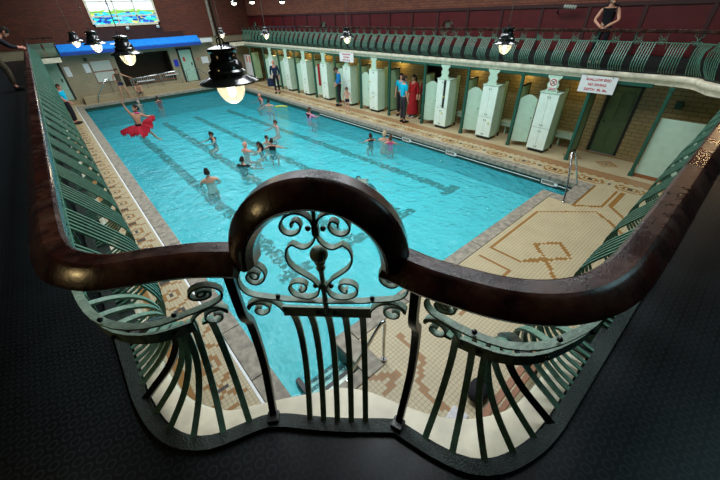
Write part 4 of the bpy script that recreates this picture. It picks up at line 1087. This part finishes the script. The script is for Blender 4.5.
person('person in cyan T-shirt and dark grey trousers, back to the pool beside the cubicles',(10.62,9.55,0),-A90-.3,h=1.04,skin='skin',hair='hair',clothes=(('shirt','cyan',.75),trs,('shoes','shoe')))
person('person in cyan top half hidden behind the partition, facing the pool',(11.4,10.4,0),A90+.5,h=1.0,hair='hair',clothes=(('shirt','cyan',.8),('trunks','blackc',1.9,'trousers'),('shoes','shoe')))
person('person in a long dark red gown standing in the open bay by the doorway',(11.6,9.85,0),A90,h=.98,hair='hair',hs='long',clothes=(('shirt','redc',1.7),('gown','redc'),('shoes','whitec')))
person('person with fair hair in dark clothes standing right of the red gown',(11.65,9.25,0),A90+.2,h=.98,hair='hair_fair',clothes=(('shirt','darkred',1.7),('trunks','blackc',1.9,'trousers'),('shoes','shoe')))
person('balding person in dark navy suit standing on right pool side holding a dark bag',(10.15,19.5,.0),A90+.9,arms(l=((-.25,.02,1.14),(-.23,.14,.92)),r=((.25,.0,1.14),(.2,.16,.95))),h=1.02,skin='skin_red',hs=None,clothes=(('shirt','navy',1.85,'jacket'),('trunks','blackc',1.9,'trousers'),('shoes','shoe')))
t_=thing('carried_bag','dark navy bag hanging from the hand of the person in a suit','bag',(9.85,19.6,.35)); obj('body',MB().box((9.86,19.68,.62),(.14,.36,.44),.9),M['navy'],t_,bevel=.03); obj('handle',MB().tube([(9.80,19.6,.84),(9.84,19.64,.93),(9.92,19.74,.93),(9.94,19.78,.84)],.012),M['blackc'],t_)
person('person in bright blue jacket and black trousers standing head bowed by the lockers',(10.72,14.0,0),A90-.5,dict(head=(0,.06,1.54),el=(-.22,.03,1.14),wl=(-.16,.17,.98),er=(.22,.03,1.14),wr=(.16,.17,.98)),h=1.04,hair='hair',clothes=(('shirt','bluec',1.8,'jacket'),('trunks','blackc',1.9,'trousers'),('shoes','shoe')))
person('small bare chested child in black trunks standing on the right pool side',(10.03,12.55,0),A90+.6,arms(l=((-.26,-.03,1.18),(-.30,.03,.96)),r=((.26,-.03,1.18),(.30,.03,.96))),h=.64,head=1.3,hair='hair_brown',clothes=(('trunks','blackc',.45),))
person('person in blue T-shirt and black trousers walking on the left pool side',(.02,21.0,0),-A90-.4,arms(r=((.25,.04,1.16),(.2,.24,1.0)),l=((-.24,-.06,1.15),(-.22,.02,.92))),h=1.0,skin='skin_red',hair='hair_brown',clothes=(('shirt','cyan',.8),('trunks','blackc',1.9,'trousers'),('shoes','shoe')))
person('child in swimwear with legs apart stretching an arm out at the far pool edge',(2.95,25.45,.014),PI+.2,dict(el=(-.40,.05,1.30),wl=(-.62,.1,1.18),er=(.28,.0,1.22),wr=(.22,.05,1.0),kl=(-.17,.05,.5),al=(-.27,0,.09),tl=(-.29,.15,.035),kr=(.17,.05,.5),ar=(.25,0,.09),tr=(.27,.15,.035),head=(-.02,.02,1.55)),h=.97,skin='skin_brown',hair='hair_brown',clothes=(('trunks','navy',.35),('vest','camo',1,'top')))
person('dark haired child crouching on the far pool edge in dark trunks',(3.75,25.45,.014),PI,dict(pelvis=(0,0,.35),spine=(0,.06,.5),chest=(0,.14,.68),neck=(0,.2,.82),head=(0,.22,.89),sl=(-.17,.15,.76),el=(-.2,.33,.58),wl=(-.12,.45,.48),sr=(.17,.15,.76),er=(.2,.33,.58),wr=(.12,.45,.48),hl=(-.1,.02,.32),kl=(-.16,.38,.46),al=(-.13,.14,.09),tl=(-.14,.29,.035),hr=(.1,.02,.32),kr=(.16,.38,.46),ar=(.13,.14,.09),tr=(.14,.29,.035)),h=.85,head=1.15,skin='skin_brown',hair='hair',clothes=(('trunks','blackc',.4),))
person('person in black sleeveless top leaning on the right gallery rail, looking left',(11.52,3.36,2.51),A90+.12,dict(spine=(0,.03,1.12),chest=(0,.1,1.30),neck=(0,.15,1.44),head=(0,.18,1.52),sl=(-.18,.09,1.38),el=(-.28,.17,1.12),wl=(-.08,.34,.985),sr=(.18,.09,1.38),er=(.28,.17,1.12),wr=(.08,.34,.985)),h=.95,hair='hair',hs='long',look=.7,clothes=(('vest','blackc',1,'top'),('trunks','blackc',1.9,'trousers'),('shoes','shoe')))
person('person in dark top and khaki patterned trousers leaning over the left gallery rail far away',(-.85,13.6,2.51),-A90,dict(pelvis=(0,-.1,.93),spine=(0,-.02,1.07),chest=(0,.14,1.2),neck=(0,.27,1.29),head=(0,.33,1.33),sl=(-.18,.16,1.26),el=(-.26,.36,1.04),wl=(-.12,.56,1.0),sr=(.18,.16,1.26),er=(.26,.36,1.04),wr=(.12,.56,1.0),hl=(-.09,-.1,.88),hr=(.09,-.1,.88)),h=.98,skin='skin_red',hair='hair',clothes=(('shirt','blackc',1.75),('trunks','camo',1.9,'trousers'),('shoes','shoe')))
# jumping child with red skirt
jb=dict(pelvis=(0,0,0),spine=(.02,0,.16),chest=(.06,.0,.36),neck=(.09,.02,.51),head=(.11,.03,.58),sl=(-.10,0,.44),el=(-.20,.0,.68),wl=(-.24,0,.93),sr=(.22,0,.42),er=(.38,.04,.28),wr=(.53,.08,.27),
 hl=(-.09,0,-.05),kl=(.05,.30,-.30),al=(.02,.22,-.62),tl=(.02,.36,-.68),hr=(.09,0,-.05),kr=(.34,.05,-.40),ar=(.52,.0,-.72),tr=(.68,.03,-.75))
jo=person('bare chested child leaping into the pool in a wide red skirt, one arm raised',(1.76,15.0,.72),0,jb,h=.90,head=1.2,skin='skin_brown',hair='hair',look=-1.2+PI)
def skirt():
    mb=MB(); NA=56; NR=9; rings=[]; random.seed(3)
    for r_ in range(NR+1):
        t=r_/NR; ring=[]
        for a in range(NA):
            th=2*PI*a/NA; cs=math.cos(th); wave=math.sin(th*9)*.05*t+math.sin(th*17+1)*.025*t
            rad=.13+(.58+.07*math.sin(th*3))*t*(1 if cs<0 else .98); 
            z=.02-.10*t-.16*t*t+wave*1.3
            if cs>.2: z+=(cs-.2)*.80*t*(1-.25*t)            # lifted by the hand
            if cs<-.2: z+=(-cs-.2)*.10*t
            if r_==NR and a%2: z-=.09
            ring.append(V((rad*cs,rad*.72*math.sin(th),z-.02)))
        rings.append(ring)
    mb.loft(rings,cap=False); 
    rings2=[[p+V((0,0,-.008)) for p in r] for r in rings]; mb.loft(rings2,cap=False); return mb
sk=obj('skirt',skirt(),M['skirt'],smooth=True); sk.parent=jo; sk['label']='bright red wide ruffled skirt'
wb=obj('waistband',MB().lathe([(.135,-.04),(.135,.06),(.12,.07)],(0,0,0),16),M['blackc'],smooth=True); wb.parent=jo
sc=obj('scarf',MB().tube([(-.02,.08,.45),(.02,.1,.40),(.10,.12,.33),(.2,.10,.31),(.26,.06,.36)],[.03,.035,.035,.03,.02],8).tube([(-.02,.0,.47),(.08,-.06,.5),(.18,-.04,.47),(.22,.06,.40)],.025,8),M['pink'],smooth=True); sc.parent=jo
# swimmers
SW=dict(pelvis=(0,-.06,.98),hl=(-.09,-.04,.93),hr=(.09,-.04,.93),kl=(-.13,.30,.86),al=(-.11,.12,.56),tl=(-.12,.26,.50),kr=(.13,.30,.86),ar=(.11,.12,.56),tr=(.12,.26,.50))
def swimmer(lab,x,y,yaw,out=.35,h=1.0,**k):
    """out = height of chest line above the water"""
    pose=dict(SW); pose.update(k.pop('pose',{}))
    return person(lab,(x,y,WZ-(1.535-out*.5)*h),yaw,pose,h=h,**k)
spread=arms(l=((-.38,.12,1.28),(-.5,.3,1.22)),r=((.38,.12,1.28),(.5,.3,1.22)))
fwd=arms(l=((-.26,.2,1.26),(-.16,.42,1.26)),r=((.26,.2,1.26),(.16,.42,1.26)))
swimmer('pale bare backed swimmer with short dark hair and black trunks, nearest the left pool side',2.45,10.3,-.2,.42,1.05,pose=arms(l=((-.3,.1,1.2),(-.2,.3,1.1)),r=((.3,.1,1.2),(.2,.3,1.1))),clothes=(('trunks','blackc',.4),),build=1.1)
swimmer('dark haired swimmer in black with an arm stretched left, left of the pool middle',4.15,14.6,A90,.25,.95,pose=arms(l=((-.3,.15,1.3),(-.25,.4,1.3)),r=((.35,.2,1.3),(.3,.5,1.3))),skin='skin_brown',clothes=(('vest','navy',1,'swimsuit'),))
swimmer('dark haired swimmer in black top reaching right, below the group of bathers',3.8,10.8,-1.0,.25,.95,pose=spread,clothes=(('shirt','blackc',.6),))
swimmer('swimmer with ruddy head and bare shoulders facing the dark haired child',4.5,12.1,-1.2,.3,1.0,pose=fwd,skin='skin_red',hair='hair_grey',hs=None)
swimmer('dark haired child in black and white top facing the ruddy swimmer',4.98,11.8,1.0,.3,.85,pose=fwd,hair='hair',hs='long',clothes=(('vest','blackc',1,'swimsuit'),),head=1.15)
swimmer('bather in black cross back swimsuit with hair up, their back to the camera',5.35,11.5,-.6,.5,.92,pose=spread,hair='hair',clothes=(('vest','blackc',1,'swimsuit'),('trunks','blackc',.2)))
swimmer('dark haired bather just behind the one in black cross back swimsuit',5.58,12.35,2.2,.25,.92,pose=fwd,hair='hair')
swimmer('brown haired swimmer low in the water in the middle of the pool',7.0,14.2,A90,.18,.95,pose=spread,skin='skin_red',hair='hair_brown')
swimmer('bald swimmer in red at the far right of the pool',9.2,20.1,A90,.25,1.0,pose=spread,skin='skin_red',hs=None,clothes=(('vest','redc',1,'swimsuit'),))
swimmer('dark haired bare shouldered swimmer with yellow float at far right',8.75,18.2,-.8,.3,.95,pose=spread,hair='hair',clothes=(('trunks','bluec',.4),))
o=obj('pool_noodle',MB().tube([(8.9,17.7,-.29),(9.15,17.5,-.27),(9.3,17.1,-.27)],.035,8),M['yellow'],smooth=True); tag(o,'thin yellow foam float on the water beside a dark haired swimmer','float')
swimmer('person in pink sleeves and black swimsuit standing in water against the right pool edge',8.98,14.35,-A90,.5,1.0,pose=fwd,hair='hair_brown',clothes=(('shirt','palepink',1.0),('vest','blackc',1,'swimsuit')))
swimmer('child in black swimsuit with dark hair tied up by the right pool edge',8.65,9.45,-.5,.32,.75,pose=spread,head=1.2,hair='hair',clothes=(('vest','blackc',1,'swimsuit'),))
swimmer('blond adult bather beside a child in pink near the right pool edge',9.08,9.1,-.9,.3,1.0,pose=fwd,hair='hair_fair')
swimmer('brown haired child in pink swimsuit in front of the blond adult',8.93,8.62,-.9,.38,.78,pose=spread,head=1.2,hair='hair_brown',clothes=(('vest','pink',1,'swimsuit'),))
person('pale swimmer in dark shorts floating face down beyond the arch of the handrail',(5.66,5.75,-.40),0,dict(el=(-.30,.08,1.5),wl=(-.16,.12,1.68),er=(.30,.08,1.5),wr=(.2,.12,1.7)),h=.98,rot=(-A90,0,-.28),skin='skin',hair='hair',clothes=(('trunks','blackc',.8,'shorts'),))
swimmer('red clad swimmer holding the far pool edge',4.5,24.9,0,.2,.95,pose=fwd,hair='hair',clothes=(('vest','redc',1,'swimsuit'),))
swimmer('bather in dark trunks at the far end wall of the pool, near the noticeboards',3.4,24.9,0,.15,.9,pose=fwd,hair='hair_grey')
# ---------------------------------------------------------------- camera and light
R=((0.75208499,-0.40534451,0.51967682),(-0.65821442,-0.42188224,0.62351355),(-0.03349537,-0.81099396,-0.5840949))
cam=bpy.data.cameras.new('camera'); cam.sensor_width=36; cam.lens=319.2335/720*36; cam.clip_start=.02; cam.clip_end=100
co=bpy.data.objects.new('camera',cam); C.objects.link(co)
co.matrix_world=Matrix(((R[0][0],-R[0][1],-R[0][2],0),(R[1][0],-R[1][1],-R[1][2],0),(R[2][0],-R[2][1],-R[2][2],4.0),(0,0,0,1)))
bpy.context.scene.camera=co
for x_ in (3.0,7.8):
    sky=light('skylight','AREA',(x_,13,7.4),1200,(.9,.96,1.0),(1.6,24)); sky.data.spread=math.radians(155)
light('gallery_wall_light','POINT',(-1.6,1.65,4.25),12,(1,.72,.32),.05)
light('gallery_wall_light','POINT',(12.1,.1,4.9),38,(1,.75,.4),.15)
light('gallery_window_light','AREA',(3.6,-1.9,5.2),18,(.45,.9,1),(1.4,1.6),rot=(math.radians(60),0,0))
wd=bpy.data.worlds.new('world'); bpy.context.scene.world=wd; wd.use_nodes=True
wd.node_tree.nodes['Background'].inputs[0].default_value=(.5,.6,.7,1); wd.node_tree.nodes['Background'].inputs[1].default_value=.08
vs=bpy.context.scene.view_settings; vs.view_transform='Standard'; vs.look='None'; vs.gamma=1; vs.use_curve_mapping=False; vs.exposure=0
